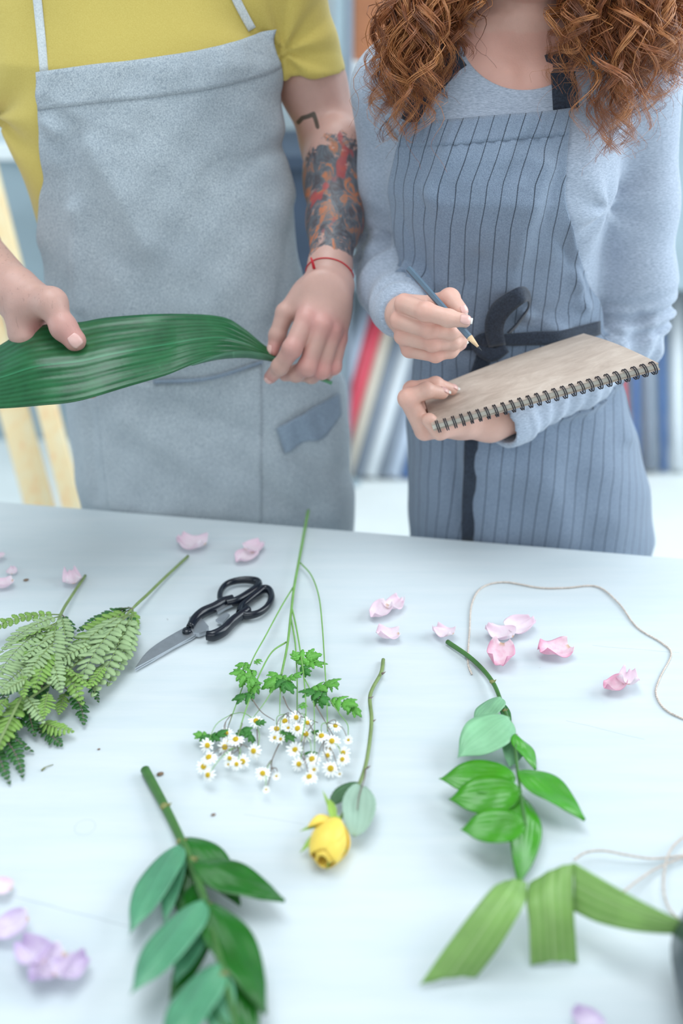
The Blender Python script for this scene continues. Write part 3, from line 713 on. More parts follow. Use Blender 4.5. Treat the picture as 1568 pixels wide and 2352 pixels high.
isL = np.zeros(len(V)); isL[len(bodyV):len(bodyV) + len(LV)] = 1
flush = np.zeros(len(V))
for p in [mcp[0], mcp[1], mcp[2], mcp[3], at(671, 800, 1.205), at(706, 842, 1.210), at(738, 850, 1.222), at(765, 842, 1.236), at(621, 866, 1.226), th3, th2, at(95, 752, 1.17), tb3]:
    flush += np.exp(-(np.linalg.norm(V - np.array(p), axis=1) / .015) ** 2) * .8
t_, d_ = segparam(V, elb, wr)
tat = isL * np.clip(np.minimum((t_ - .06) / .34, (1.02 - t_) / .16), 0, 1)
inkl = np.zeros(len(V)); ln = [at(684, 283, 1.43), at(694, 272, 1.425), at(708, 268, 1.42), at(720, 262, 1.42), at(729, 288, 1.42)]
for a_, b_ in zip(ln[:-1], ln[1:]):
    t2, d2 = segparam(V[:, [0, 2]], np.array(a_)[[0, 2]], np.array(b_)[[0, 2]]); inkl = np.maximum(inkl, isL * (V[:, 1] < 1.48) * np.clip(1.4 - d2 / .0032, 0, 1))
hairy = np.zeros(len(V)); ta, da = segparam(V, rf, rwr); hairy[len(bodyV) + len(LV):] = np.clip((1.1 - ta) * 3, 0, 1)[len(bodyV) + len(LV):]
mesh('body', V, Q, M['skin_man'], man, attrs={'flush': np.clip(flush, 0, 1), 'tattoo': tat, 'inkline': inkl, 'hairy': hairy})
face_bits(man, MP, 1.06)
nail(man, th3, .0133, th3 - th2, Vector((.1, -.85, .5)), .0145, .0150)
nail(man, at(621, 866, 1.226), .0085, at(621, 866, 1.226) - at(643, 842, 1.212), Vector((-.1, -1, .1)), .0115, .010)
nail(man, tb3, .0082, tb3 - tb2, Vector((-.7, -.6, .2)), .0105, .012)
F = SDF((-.42, 1.3, 1.55), (-.18, 1.62, 1.87), .004)
F.ell(MP(0, .028, .04), (.084, .098, .09), .01); F.ell(MP(0, -.075, -.03), (.06, .06, .085), .01, cut=True); hv, hq = F.mesh()
hp = mesh('hair', hv, hq, M['hair_brown'], man)
# trousers and shoes
F = SDF((-.42, 1.26, .06), (.04, 1.58, 1.0), .007)
F.loft([(.72, -.178, 1.43, .182, .112), (.86, -.18, 1.43, .184, .114), (.96, -.188, 1.43, .176, .112)], .03)
for q, x in ((-1, -.27), (1, -.09)):
    F.cone((x, 1.44, .78), (x - .01 * q, 1.45, .46), .094, .070, .03); F.cone((x - .01 * q, 1.45, .46), (x - .01 * q, 1.46, .09), .068, .060, .02)
tv, tq = F.mesh(); mesh('trousers', tv, tq, M['black_cloth'], man)
for q, x in ((-1, -.26), (1, -.10)):
    F = SDF((x - .08, 1.2, 0), (x + .08, 1.56, .14), .005); F.cone((x, 1.48, .055), (x + .01 * q, 1.30, .042), .046, .042, .01); F.cut_plane((x, 1.4, .003), (0, 0, -1), .3)
    sv, sq = F.mesh(); mesh('shoe', sv, sq, M['shoe'], man)
# T-shirt
F = SDF((-.60, 1.26, .84), (.10, 1.62, 1.62), .004)
F.loft([r for r in MAN if r[0] >= .9], .02, grow=0.002)
F.cone((-.48, 1.46, 1.455), (-.10, 1.46, 1.495), .062, .062, .06)
F.chain([sh_ + Vector((-.01, 0, -.0)), at(703, 165, 1.466) + Vector((.0, 0, 0)), at(725, 250, 1.466)], [.060, .0490, .0475], .02)
F.chain([rsh, rsh + (relb - rsh) * .62], [.066, .056], .04); F.chain([(-.40, 1.44, 1.40), (-.33, 1.43, 1.15)], [.06, .06], .03)
hem = at(706, 168, 1.466); F.cut_plane(hem, (at(745, 300, 1.466) - at(706, 150, 1.466)) + Vector((-.018, 0, 0)), .085)
F.cut_cone(at(712, 172, 1.466), at(735, 260, 1.466), .0440, .0440)
F.cut_plane(rsh + (relb - rsh) * .5, relb - rsh, .10)
F.cut_cone(rsh + (relb - rsh) * .42, relb, .051, .051)
F.ell((-.293, 1.44, 1.60), (.085, .085, .075), .004, cut=True)
V, Q = F.mesh(); N = vnormals(V, Q)
# creases: fanning from the armpits
w = np.zeros(len(V)); ap = np.array(at(648, 120, 1.40)); r_ = V - ap; ang = np.arctan2(r_[:, 2], r_[:, 0]); rr = np.linalg.norm(r_, axis=1)
w += .0045 * np.exp(-(rr / .11) ** 2) * np.sin(ang * 7 + wnoise(V, 20, 3)); ap = np.array(at(2, 262, 1.42)); r_ = V - ap; ang = np.arctan2(r_[:, 2], r_[:, 0]); rr = np.linalg.norm(r_, axis=1)
w += .006 * np.exp(-(rr / .12) ** 2) * np.sin(ang * 6 + 1 + wnoise(V, 20, 4)); w = np.where(V[:, 0] > -.11, np.maximum(w, -.0015), w); w += .0012 * wnoise(V, 42, 5) 
V = V + N * w[:, None]
mesh('t_shirt', V, Q, M['yellow'], man); TEE = BVHTree.FromPolygons(V.tolist(), Q.tolist())
MF = Front(MAN, 0.005)
# apron
AL = edgefn([(93, 165), (97, 230), (110, 400), (95, 470), (97, 560), (105, 640), (118, 720), (135, 830), (152, 950), (150, 980), (-900, 1100), (-900, 1260)])
AR = edgefn([(597, 68), (622, 120), (637, 170), (648, 300), (660, 370), (694, 460), (704, 560), (706, 640), (745, 760), (783, 850), (800, 950), (812, 1000), (2000, 1080), (2000, 1260)])
def zat(u, v): return MF.at(u, v, .006).z
ztL, ztR = zat(95, 166), zat(597, 68)
mf = [([(165, 330), (205, 420), (250, 500), (330, 640)], -.0070, 26), ([(215, 330), (270, 430), (340, 560)], .0035, 30), ([(130, 420), (145, 560), (160, 700)], -.004, 22), ([(180, 480), (190, 700)], .005, 22),
      ([(112, 240), (200, 300), (300, 330)], -.003, 14), ([(120, 280), (190, 350)], .003, 12), ([(640, 330), (560, 380), (480, 400)], -.0025, 22), ([(420, 930), (600, 1000), (780, 1090)], -.0035, 26), ([(300, 960), (520, 1120)], .003, 30),
      ([(560, 1060), (640, 1140), (700, 1170)], -.004, 22), ([(690, 480), (660, 620), (640, 760)], -.004, 26), ([(350, 640), (420, 760)], -.003, 30), ([(205, 880), (230, 1140)], -.002, 10), ([(780, 860), (745, 1000), (760, 1180)], .004, 30)]
rip = lambda u, v: (.0011 * math.sin(u * .13 + math.sin(v * .03) * 2) * math.exp(-((v - (165 - (u - 95) * .193) - 32) / 30) ** 2))
apron, MAP = sheet(MF, TEE, .60, ztL, ztR, AL, AR, mf, .007, 150, 90, 'apron', M['denim'], man, noise=.0018, ripple=rip, seed=3, hem=(9, 0))
# hem band seam across the bib, pocket, hammer loop
def over(front, poly_rows, off, name, mat, parent, th=.0015, spec=(), noise=0.0, seed=2):
    ph = np.random.RandomState(seed).rand(6) * 6.28; rows = []; uv = []
    for r in poly_rows:
        row = []
        for (u, v) in r:
            p = surf_at(front, u, v, off + folds(spec, u, v) + noise * (math.sin(u * .03 + ph[0]) + math.sin(v * .035 + u * .01 + ph[1]))); row.append(p); uv.append((p.x, p.z))
        rows.append(row)
    b = MB(); b.grid(rows, uv=uv); o = b.build(name, mat, parent); mod(o, 'SOLIDIFY', thickness=th, offset=0); return o
def lerp_rows(top, bot, nr, nc):
    T_ = smoothline([np.array(p) for p in top], 8); B_ = smoothline([np.array(p) for p in bot], 8); out = []
    def res(L):
        L = np.array(L); s_ = np.r_[0, np.cumsum(np.hypot(*np.diff(L, axis=0).T))]; x = np.linspace(0, s_[-1], nc + 1); return np.c_[np.interp(x, s_, L[:, 0]), np.interp(x, s_, L[:, 1])]
    A_, C_ = res(T_), res(B_)
    for i in range(nr + 1): out.append([tuple(A_[j] * (1 - i / nr) + C_[j] * (i / nr)) for j in range(nc + 1)])
    return out
over(MAP, lerp_rows([(215, 862), (352, 878), (480, 868), (600, 832)], [(250, 1180), (360, 1195), (460, 1205), (600, 1212)], 24, 40), .0022, 'pocket', M['denim'], apron, .0012, (), .0004)
over(MAP, lerp_rows([(352, 872), (480, 864), (602, 827)], [(354, 880), (480, 872), (604, 833)], 2, 30), .0042, 'pocket_seam', M['denim_dark'], apron, .001)
over(MAP, lerp_rows([(634, 982), (690, 950), (745, 920), (774, 904)], [(652, 1042), (700, 1012), (742, 1004), (780, 952)], 10, 20), .0045, 'hammer_loop', M['denim_dark'], apron, .002, [([(690, 950), (720, 1010)], .004, 16), ([(660, 960), (665, 1030)], .003, 12)], .001)
for pts, side in (([(103, 168), (97, 100), (91, 40), (84, -20), (70, -110), (62, -170)], 1), ([(579, 68), (562, 38), (545, 5), (528, -30), (480, -110), (430, -175)], -1)):
    P_ = [surf_at(TEE, u, v, .0022) for u, v in pts]
    P_ += [Vector((-.293 - .065 * side, 1.46, 1.585)), Vector((-.293 - .045 * side, 1.52, 1.60)), Vector((-.293, 1.54, 1.605))]
    b = MB(); ribbon_strip(b, smoothline(P_, 4), .0105, Vector((0, -1, .15))); o = b.build('neck_strap', M['tape'], apron); mod(o, 'SOLIDIFY', thickness=.0015, offset=0)
# red thread bracelet
ARM = BVHTree.FromPolygons(LV.tolist(), LQ.tolist())
def armhit(d_):
    h = ARM.ray_cast(wc + d_ * .06, -d_); return d_ * (.06 - h[3] + .0007) if h[0] is not None else d_ * .03
wd = (hw - f2).normalized(); wc = at(752, 628, 1.289); br = thing('thread_bracelet', 'thin red thread bracelet tied round the tattooed wrist', 'bracelet', wc)
ax1 = (Vector((1, 0, -.42))).normalized(); ax2 = wd.cross(ax1).normalized(); ax1 = (ax1 - wd * ax1.dot(wd) * .6).normalized()
b = MB(); ring = [wc + armhit(ax1 * math.cos(t) + ax2 * math.sin(t)) for t in [2 * math.pi * k / 40 for k in range(41)]]; b.tube(ring, .0009, 6, False); b.build('thread', M['red_thread'], br)
kp = surf_at(ARM, 722, 618, .0014); b = MB(); b.tube([kp, kp + Vector((-.002, -.001, .009)), kp + Vector((-.004, 0, .014))], [.0022, .0018, .0010], 8); b.build('knot', M['red_thread'], br)
# the long leaf
leaf = thing('aspidistra_leaf', 'long glossy dark green leaf held by the man in both hands', 'leaf', at(300, 830, 1.16))
topl = [(-190, 905), (-100, 850), (0, 793), (62, 756), (120, 744), (185, 740), (250, 729), (380, 721), (505, 727), (560, 755), (600, 788), (632, 812)]
botl = [(-190, 920), (-100, 938), (0, 938), (95, 931), (180, 921), (290, 889), (380, 862), (440, 838), (500, 822), (550, 816), (600, 822), (634, 830)]
def res2(L, n):
    L = np.array(smoothline([np.array(p, float) for p in L], 8)); s_ = np.r_[0, np.cumsum(np.hypot(*np.diff(L, axis=0).T))]; x = np.linspace(0, s_[-1], n + 1); return np.c_[np.interp(x, s_, L[:, 0]), np.interp(x, s_, L[:, 1])]
A_, B_ = res2(topl, 90), res2(botl, 90); rows = []; uv = []
def smo(a, k=17): return np.convolve(np.pad(a, k // 2, mode='edge'), np.ones(k) / k, 'valid')
YT = smo(smo(np.array([np.interp(p[0], [-190, 0, 180, 400, 560, 632], [1.16, 1.170, 1.182, 1.205, 1.235, 1.240]) for p in A_]))); YB = smo(smo(np.array([np.interp(p[0], [-190, 0, 180, 400, 560, 634], [1.13, 1.075, 1.075, 1.13, 1.205, 1.236]) for p in B_])))
for i in range(91):
    row = []; s_ = i / 90
    yt = float(YT[i]); yb = float(YB[i])
    for j in range(25):
        w = j / 24; p = A_[i] * (1 - w) + B_[i] * w
        Y = yt + (yb - yt) * w - .014 * math.sin(w * math.pi) * math.sin(min(1, s_ * 1.4) * math.pi) + .006 * math.sin(abs(w - .45) * 6) * (1 - s_) + .0006 * math.sin(w * 40 + s_ * 4) + .002 * math.sin(s_ * 17 + w * 3)
        row.append(at(p[0], p[1], Y)); uv.append((w, s_))
    rows.append(row)
b = MB(); b.grid(rows, uv=uv); o = b.build('blade', M['bigleaf'], leaf); mod(o, 'SOLIDIFY', thickness=.0007, offset=0)
fl = lerp_rows([(440, 838), (500, 815), (555, 806), (605, 812), (634, 822)], [(440, 840), (500, 826), (560, 822), (605, 827), (634, 832)], 8, 30); rows = []
for i, r in enumerate(fl): rows.append([at(u, v, float(np.interp(u, [440, 560, 634], [1.128, 1.197, 1.228])) - .004 * math.sin(i / 8 * math.pi)) for (u, v) in r])
b = MB(); b.grid(rows); o = b.build('folded_edge', leafmat('leaf_underside', rgb(64, 110, 84), rgb(64, 110, 84), .4, .1, rgb(86, 134, 106), veins=4), leaf); mod(o, 'SOLIDIFY', thickness=.0006, offset=0)
b = MB(); b.tube(smoothline([at(625, 822, 1.232), at(660, 842, 1.240), at(700, 862, 1.246), at(735, 870, 1.246), at(762, 880, 1.243)], 5), [.0034] * 6 + [.0024] * 14 + [.0026], 10); b.build('leaf_stalk', M['ruscus_dark'], leaf)
# ---------------------------------------------------------------- the woman
WOM = [(.62, .292, 1.340, .174, .112), (.745, .2915, 1.335, .174, .112), (.834, .2785, 1.335, .164, .112), (.90, .266, 1.335, .155, .108), (.974, .248, 1.335, .142, .098), (1.04, .2275, 1.335, .126, .090), (1.10, .222, 1.335, .126, .088), (1.18, .208, 1.337, .136, .096), (1.26, .203, 1.335, .143, .118), (1.31, .206, 1.338, .145, .112), (1.36, .212, 1.345, .148, .088), (1.40, .216, 1.352, .145, .075), (1.43, .218, 1.358, .115, .065), (1.455, .218, 1.36, .07, .058)]
woman = thing('person', 'woman with long auburn curls in a striped apron writing on a notebook', 'person', (.25, 1.34, 0))
F = SDF((.02, 1.12, 0.0), (.50, 1.56, 1.78), .006)
F.loft(WOM, .02, grow=-.006)
F.cone((.10, 1.365, 1.395), (.33, 1.365, 1.395), .045, .045, .05)
for q in (-1, 1):                                    # collar bones
    F.cone((.216 + q * .018, 1.285, 1.393), (.216 + q * .10, 1.318, 1.418), .007, .008, .02)
WP = head_parts(F, (.222, 1.335, 1.590), .97, (.218, 1.362, 1.43), .050)
for q, x in ((-1, .20), (1, .37)):
    F.cone((x, 1.345, .74), (x - .015 * q, 1.35, .44), .080, .052, .03); F.cone((x - .015 * q, 1.35, .44), (x - .015 * q, 1.37, .08), .050, .036, .02)
    F.cone((x - .015 * q, 1.37, .055), (x, 1.24, .035), .034, .026, .02)
bodyV, bodyQ = F.mesh()
# right hand with the pencil
S = lambda dx=0, dy=0, dz=0: Vector((dx, dy, dz))
pm = [at(928, 697, 1.128), at(917, 735, 1.130), at(925, 772, 1.134), at(940, 803, 1.140)]
F = SDF((.04, 1.02, 1.02), (.19, 1.24, 1.20), .0011)
rw = at(925, 722, 1.205)
F.cone(rw, at(930, 722, 1.175), .024, .024, .01)
for i, m_ in enumerate(pm): F.cone(at(935, 715 + 8 * i, 1.175), m_, .017, .0108 - .0005 * i, .008)
F.ell(at(955, 745, 1.150), (.020, .022, .034), .012)
finger(F, [pm[0], at(978, 716, 1.098), at(1030, 731, 1.088), at(1066, 737, 1.083)], [.0112, .0106, .0096, .0078], .003)
finger(F, [pm[1], at(986, 757, 1.100), at(1034, 762, 1.106), at(1058, 763, 1.122)], [.0108, .0100, .0093, .0076], .003)
finger(F, [pm[2], at(992, 788, 1.106), at(1040, 786, 1.113), at(1062, 779, 1.128)], [.0104, .0096, .0090, .0075], .003)
finger(F, [pm[3], at(1000, 815, 1.115), at(1035, 806, 1.120), at(1058, 790, 1.126)], [.0096, .0086, .0080, .0066], .003)
F.cone(at(960, 715, 1.165), at(1000, 700, 1.150), .016, .0125, .01)
finger(F, [at(1000, 700, 1.150), at(1032, 686, 1.132), at(1058, 714, 1.108)], [.0125, .0112, .0084], .004)
PV, PQ = F.mesh()
# left hand curled over the notebook edge
F = SDF((.06, 1.02, .96), (.24, 1.28, 1.12), .0011)
lw = at(1125, 968, 1.172); F.cone(lw, at(1185, 945, 1.185), .0245, .027, .01)
F.cone(lw, at(1060, 968, 1.155), .0245, .022, .012)
lm = [at(975, 988, 1.135), at(968, 975, 1.155), at(975, 962, 1.175), at(990, 950, 1.195)]
for i, m_ in enumerate(lm): F.cone(at(1060, 968 - 4 * i, 1.150 + .009 * i), m_, .020, .0125 - .0005 * i, .010)
finger(F, [lm[0], at(936, 915, 1.125), at(978, 897, 1.128), at(1016, 903, 1.137)], [.0125, .0112, .0095, .0074], .0035)
finger(F, [lm[1], at(945, 895, 1.148), at(1000, 883, 1.150), at(1038, 895, 1.157)], [.0120, .0100, .0090, .0070], .0035)
finger(F, [lm[2], at(958, 905, 1.180), at(990, 905, 1.200)], [.0110, .0092, .008], .003)
finger(F, [lm[3], at(978, 915, 1.205), at(1010, 915, 1.22)], [.0100, .0085, .0075], .003)
F.cone(at(1060, 975, 1.14), at(1010, 990, 1.118), .013, .0110, .008); F.cone(at(1010, 990, 1.118), at(985, 965, 1.115), .0105, .009, .004)
HV, HQ = F.mesh()
V, Q = join([(bodyV, bodyQ), (PV, PQ), (HV, HQ)]); flush = np.zeros(len(V))
for p in pm + [at(978, 716, 1.098), at(986, 757, 1.100), at(992, 788, 1.106), at(1000, 815, 1.115), at(1032, 686, 1.132), at(936, 915, 1.125), at(945, 895, 1.148)] + lm[:2]:
    flush += np.exp(-(np.linalg.norm(V - np.array(p), axis=1) / .010) ** 2) * .75
flush += .25 * (V[:, 2] > 1.36) * (V[:, 2] < 1.44)
WBOD = BVHTree.FromPolygons(bodyV.tolist(), bodyQ.tolist())
mesh('body', V, Q, M['skin_woman'], woman, attrs={'flush': np.clip(flush, 0, 1), 'tattoo': np.zeros(len(V)), 'inkline': np.zeros(len(V)), 'hairy': np.zeros(len(V))})
face_bits(woman, WP, .97)
nail(woman, at(1066, 737, 1.083), .0078, Vector((.9, -.05, -.15)), Vector((-.1, -.8, .55)), .0108, .0120, .0022)
nail(woman, at(1058, 714, 1.108), .0084, Vector((.45, -.45, -.7)), Vector((.35, -.75, .55)), .0095, .0100, .0012)
nail(woman, at(1058, 790, 1.126), .0066, Vector((.8, .1, .6)), Vector((.6, -.7, -.3)), .0080, .0100, .003)
nail(woman, at(1016, 903, 1.137), .0074, Vector((.9, .1, -.3)), Vector((.1, -.3, .95)), .0092, .0105, .003)
nail(woman, at(1038, 895, 1.157), .0070, Vector((.9, .1, -.3)), Vector((.1, -.3, .95)), .0088, .0105, .003)
# long sleeved jersey top
F = SDF((.0, 1.12, .92), (.50, 1.50, 1.50), .0035)
F.loft([r for r in WOM if .94 <= r[0] <= 1.44], .02, grow=.001)
for q in (-1, 1): F.ell((.205 + q * .060, 1.270, 1.27), (.052, .040, .055), .04)
F.cone((.085, 1.362, 1.385), (.345, 1.362, 1.385), .052, .052, .05)
lsh = Vector((.375, 1.368, 1.37)); lel = at(1452, 768, 1.325); lcu = at(1170, 958, 1.185)
lmid = at(1462, 480, 1.352)
F.chain([lsh, lmid, at(1463, 650, 1.335), lel], [.056, .0485, .0465, .040], .03)
F.ell(lel + S(.004, .008, -.004), (.041, .040, .040), .02)
F.chain([lel, at(1330, 868, 1.25), lcu, at(1120, 975, 1.16)], [.041, .0375, .0345, .033], .02)
rsh2 = Vector((.065, 1.368, 1.365)); rel = at(893, 590, 1.40)
F.chain([rsh2, at(905, 420, 1.392), rel], [.052, .044, .042], .03)
F.chain([rel, at(893, 660, 1.32), at(918, 712, 1.225), at(925, 725, 1.19)], [.042, .039, .031, .028], .02)
ccut = at(1143, 972, 1.170); F.cut_plane(ccut, (lcu - lel) * -1 * -1 + S(-.02, 0, -.012), .06)
F.cut_cone(at(1120, 975, 1.16), at(1200, 945, 1.198), .0315, .0305)
F.cut_plane(at(928, 722, 1.190), at(925, 725, 1.15) - at(918, 712, 1.225), .05)
F.ell((.216, 1.285, 1.455), (.082, .085, .077), .002, cut=True)
V, Q = F.mesh(); N = vnormals(V, Q); w = np.zeros(len(V))
t_, d_ = segparam(V, lmid, lel); arm = (d_ < .065) * (V[:, 0] > .33)
w += arm * .0052 * np.exp(-((t_ - .93) / .22) ** 2) * np.sin(t_ * 46 + (V[:, 0] - lel.x) * 40 + (V[:, 1] - 1.3) * 25 + wnoise(V, 30, 8) * 2)
t2, d2 = segparam(V, lel, lcu); fa = (d2 < .06)
w += fa * .0042 * np.exp(-((t2 - .0) / .3) ** 2) * np.sin(t2 * 40 + V[:, 2] * 110 + wnoise(V, 30, 9) * 2); w += fa * .0012 * np.sin(t2 * 60 + wnoise(V, 60, 19) * 3) * (t2 > .25)
t3, d3 = segparam(V, rsh2, rel); ra = (d3 < .06) * (V[:, 0] < .09)
w += ra * .003 * np.exp(-((t3 - 1) / .3) ** 2) * np.sin(t3 * 40 - V[:, 0] * 60 + wnoise(V, 30, 10) * 2)
t4, d4 = segparam(V, rel, at(918, 712, 1.225)); w += (d4 < .055) * (V[:, 0] < .12) * .0042 * np.sin(t4 * 26 + V[:, 2] * 60 + wnoise(V, 40, 11) * 2) * (1 - .6 * t4)
ap = np.array(at(1384, 470, 1.29)); r_ = V - ap; ang = np.arctan2(r_[:, 2], r_[:, 0]); rr = np.linalg.norm(r_[:, [0, 2]], axis=1)
w += (V[:, 1] < 1.36) * .004 * np.exp(-(rr / .07) ** 2) * np.sin(ang * 6 + .7) * np.clip(rr / .02, 0, 1); w += .0010 * wnoise(V, 60, 12)
V = V + N * w[:, None]
mesh('long_sleeve_top', V, Q, M['heather'], woman); TOP = BVHTree.FromPolygons(V.tolist(), Q.tolist())
# trousers and shoes
F = SDF((.06, 1.2, .06), (.50, 1.50, .95), .007)
F.loft([(.70, .29, 1.337, .168, .108), (.834, .2785, 1.336, .163, .110), (.90, .266, 1.336, .154, .106), (.985, .245, 1.336, .139, .096)], .03)
for q, x in ((-1, .20), (1, .37)):
    F.cone((x, 1.345, .74), (x - .015 * q, 1.35, .44), .086, .060, .03); F.cone((x - .015 * q, 1.35, .44), (x - .015 * q, 1.365, .09), .057, .050, .02)
tv, tq = F.mesh(); mesh('trousers', tv, tq, M['black_cloth'], woman)
for q, x in ((-1, .208), (1, .362)):
    F = SDF((x - .07, 1.16, 0), (x + .07, 1.46, .12), .005); F.cone((x, 1.385, .046), (x, 1.22, .034), .040, .034, .01); F.cut_plane((x, 1.3, .003), (0, 0, -1), .3)
    sv, sq = F.mesh(); mesh('shoe', sv, sq, M['shoe'], woman)
# apron: bib and skirt
WF = Front([(r[0], r[1], r[2], r[3], r[4] ) for r in WOM if r[0] <= 1.41], .006)
BL = edgefn([(944, 262), (940, 290), (915, 370), (899, 440), (900, 510), (915, 570), (930, 620), (936, 700), (937, 780), (938, 880), (-600, 960), (-600, 1300)])
BR = edgefn([(1306, 245), (1300, 320), (1290, 400), (1292, 460), (1305, 540), (1330, 610), (1356, 665), (1372, 710), (1370, 780), (1392, 830), (1425, 900), (3000, 960), (3000, 1280)])
def zatw(u, v): return WF.at(u, v, .006).z
wf = [([(1050, 330), (1030, 400), (1000, 430)], .004, 40), ([(1210, 330), (1150, 470), (1080, 640)], -.004, 22), ([(1240, 380), (1190, 560), (1160, 660)], .005, 26), ([(1180, 420), (1110, 560)], .004, 24), ([(1270, 480), (1310, 600), (1350, 660)], -.004, 16), ([(1300, 520), (1330, 700)], .004, 14),
      ([(960, 460), (975, 640)], -.003, 24), ([(1010, 450), (1020, 640)], .003, 24), ([(1370, 640), (1300, 700), (1230, 740)], -.004, 16), ([(1290, 760), (1200, 720)], .003, 14), ([(1060, 860), (1040, 1000), (1060, 1200)], -.004, 20), ([(1110, 1060), (1250, 1100), (1300, 1220)], .003, 40), ([(1400, 860), (1430, 1000)], .003, 18)]
shf = lambda v: float(np.interp(v, [240, 290, 350, 420, 520, 650, 780, 1000, 1250], [.030, .022, .013, .002, -.002, .001, 0, -.002, -.004])) 
wap, WAP = sheet(WF, TOP, .60, zatw(946, 284), zatw(1304, 248), BL, BR, wf, .006, 170, 90, 'apron', M['stripe'], woman, shift=shf, noise=.0012, seed=8, hem=(7, 1), ripple=lambda u, v: .0022 * math.sin(u * .055 + v * .01) * math.exp(-((v - 800) / 60) ** 2) + .002 * math.sin(u * .045 - v * .004) * min(1, max(0, (v - 820) / 200)))
# waist tie, knot, bow loop, tails, straps
def strap(pix, widths, name, off=.003, bv=None, parent=wap, nrm=Vector((0, -1, .1)), mat='navy', dense=5):
    P_ = [surf_at(bv or WAP, u, v, off) for u, v in pix]; b = MB(); N_ = (len(P_) - 1) * dense + 1
    ws = [float(np.interp(i, np.arange(len(widths)) * dense, widths)) for i in range(N_)]
    ribbon_strip(b, smoothline(P_, dense), ws, nrm); o = b.build(name, M[mat], parent); mod(o, 'SOLIDIFY', thickness=.0022, offset=0); return o
strap([(1372, 752), (1330, 762), (1280, 772), (1230, 776), (1175, 778), (1140, 778)], [.018, .018, .018, .018, .016, .012], 'waist_tie', .006)
strap([(1128, 790), (1060, 790), (1000, 792), (938, 790)], [.014, .016, .016, .016], 'waist_tie')
strap([(1150, 775), (1120, 800), (1108, 830), (1095, 870), (1085, 900)], [.020, .022, .020, .022, .022], 'tie_tail', .006)
strap([(1148, 770), (1115, 775), (1102, 790), (1130, 812), (1160, 795)], [.012, .018, .020, .018, .012], 'knot', .012)
lp = [(1140, 790, .020), (1134, 745, .026), (1148, 700, .030), (1176, 668, .032), (1203, 670, .028), (1209, 700, .022), (1192, 732, .018), (1166, 762, .016)]
b = MB(); ribbon_strip(b, smoothline([surf_at(WAP, u, v, o_ - .008) for u, v, o_ in lp], 6), [float(np.interp(i, [0, 12, 20, 26, 42], [.022, .026, .020, .012, .012])) for i in range(43)], [Vector((float(np.interp(i, [0, 12, 20, 30, 42], [-.2, -.1, .5, .9, .8])), -.8 if i < 20 else -.45, .3)) for i in range(43)]); o = b.build('bow_loop', M['navy'], wap); mod(o, 'SOLIDIFY', thickness=.002, offset=0)
strap([(1084, 1000), (1082, 1080), (1078, 1150), (1076, 1245)], [.018] * 4, 'tie_end', .004)
strap([(1298, 252), (1296, 215), (1290, 170), (1276, 120)], [.030, .030, .028, .028], 'neck_strap', .003, (TOP, WBOD), dense=4)
strap([(948, 285), (975, 225), (1010, 180), (1060, 135)], [.030, .030, .028, .028], 'neck_strap', .003, (TOP, WBOD), dense=4)

# pencil
p0, p1 = at(937, 616, 1.135), at(1106, 806, 1.062); pc = thing('pencil', 'grey wooden pencil held in the right hand of the woman', 'pencil', (p0 + p1) / 2)
d = (p1 - p0).normalized(); L = (p1 - p0).length; b = MB(); b.tube([p0, p0 + d * .001, p0 + d * (L - .021)], [.0033, .0037, .0037], 6); b.build('barrel', M['pencil'], pc, False)
b = MB(); b.tube([p0 + d * (L - .0212), p0 + d * (L - .006)], [.0037, .0013], 16); b.build('sharpened_wood', M['pencil_wood'], pc)
b = MB(); b.tube([p0 + d * (L - .0062), p1], [.00135, .0003], 12); b.build('lead', M['lead'], pc)
# notebook
cA, cB, cC, cD = at(1340, 766, 1.222), at(1512, 834, 1.065), at(991, 976, 1.100), at(970, 900, 1.200)
nbk = thing('spiral_notebook', 'brown kraft covered spiral notebook resting on her forearm', 'notebook', (cA + cC) / 2)
def npt(s, t, dn=0):                                # s along spine C->B, t from spine to far edge
    a = cC.lerp(cB, s); f = cD.lerp(cA, s); p = a.lerp(f, t); n = (cB - cC).cross(cD - cC).normalized()
    return p + n * (dn + .004 * math.sin(t * 3.1) * s + .003 * math.sin(s * 3.14) * t)
def slab(t0, t1, h0, h1, name, mat):
    b = MB(); g0 = [[npt(i / 30, t0 + (t1 - t0) * j / 12, h0) for j in range(13)] for i in range(31)]; g1 = [[npt(i / 30, t0 + (t1 - t0) * j / 12, h1) for j in range(13)] for i in range(31)]
    b.grid(g0); b.grid([r[::-1] for r in g1])
    for a_, c_ in (([r[0] for r in g0], [r[0] for r in g1]), ([r[-1] for r in g0], [r[-1] for r in g1]), (g0[0], g1[0]), (g0[-1], g1[-1])): b.grid([a_, c_])
    return b.build(name, mat, nbk, False)
slab(0, 1, 0, -.0012, 'front_cover', M['kraft']); slab(.01, .985, -.0014, -.0070, 'page_block', M['paper']); slab(0, 1, -.0072, -.0086, 'back_cover', M['kraft'])
nn = (cB - cC).cross(cD - cC).normalized(); sp = (cB - cC).normalized()
for k in range(26):
    s_ = .025 + .95 * k / 25; c = npt(s_, .0, -.0045); inn = (npt(s_, .1) - npt(s_, 0)).normalized(); b = MB()
    for q in (-.0011, .0011):
        b.tube([c + inn * (.0062 * math.cos(t) + .0005) + nn * (.0075 * math.sin(t)) + sp * q for t in [2 * math.pi * i / 20 for i in range(21)]], .00075, 6, False)
    b.build('spiral_ring', M['wire'], nbk)

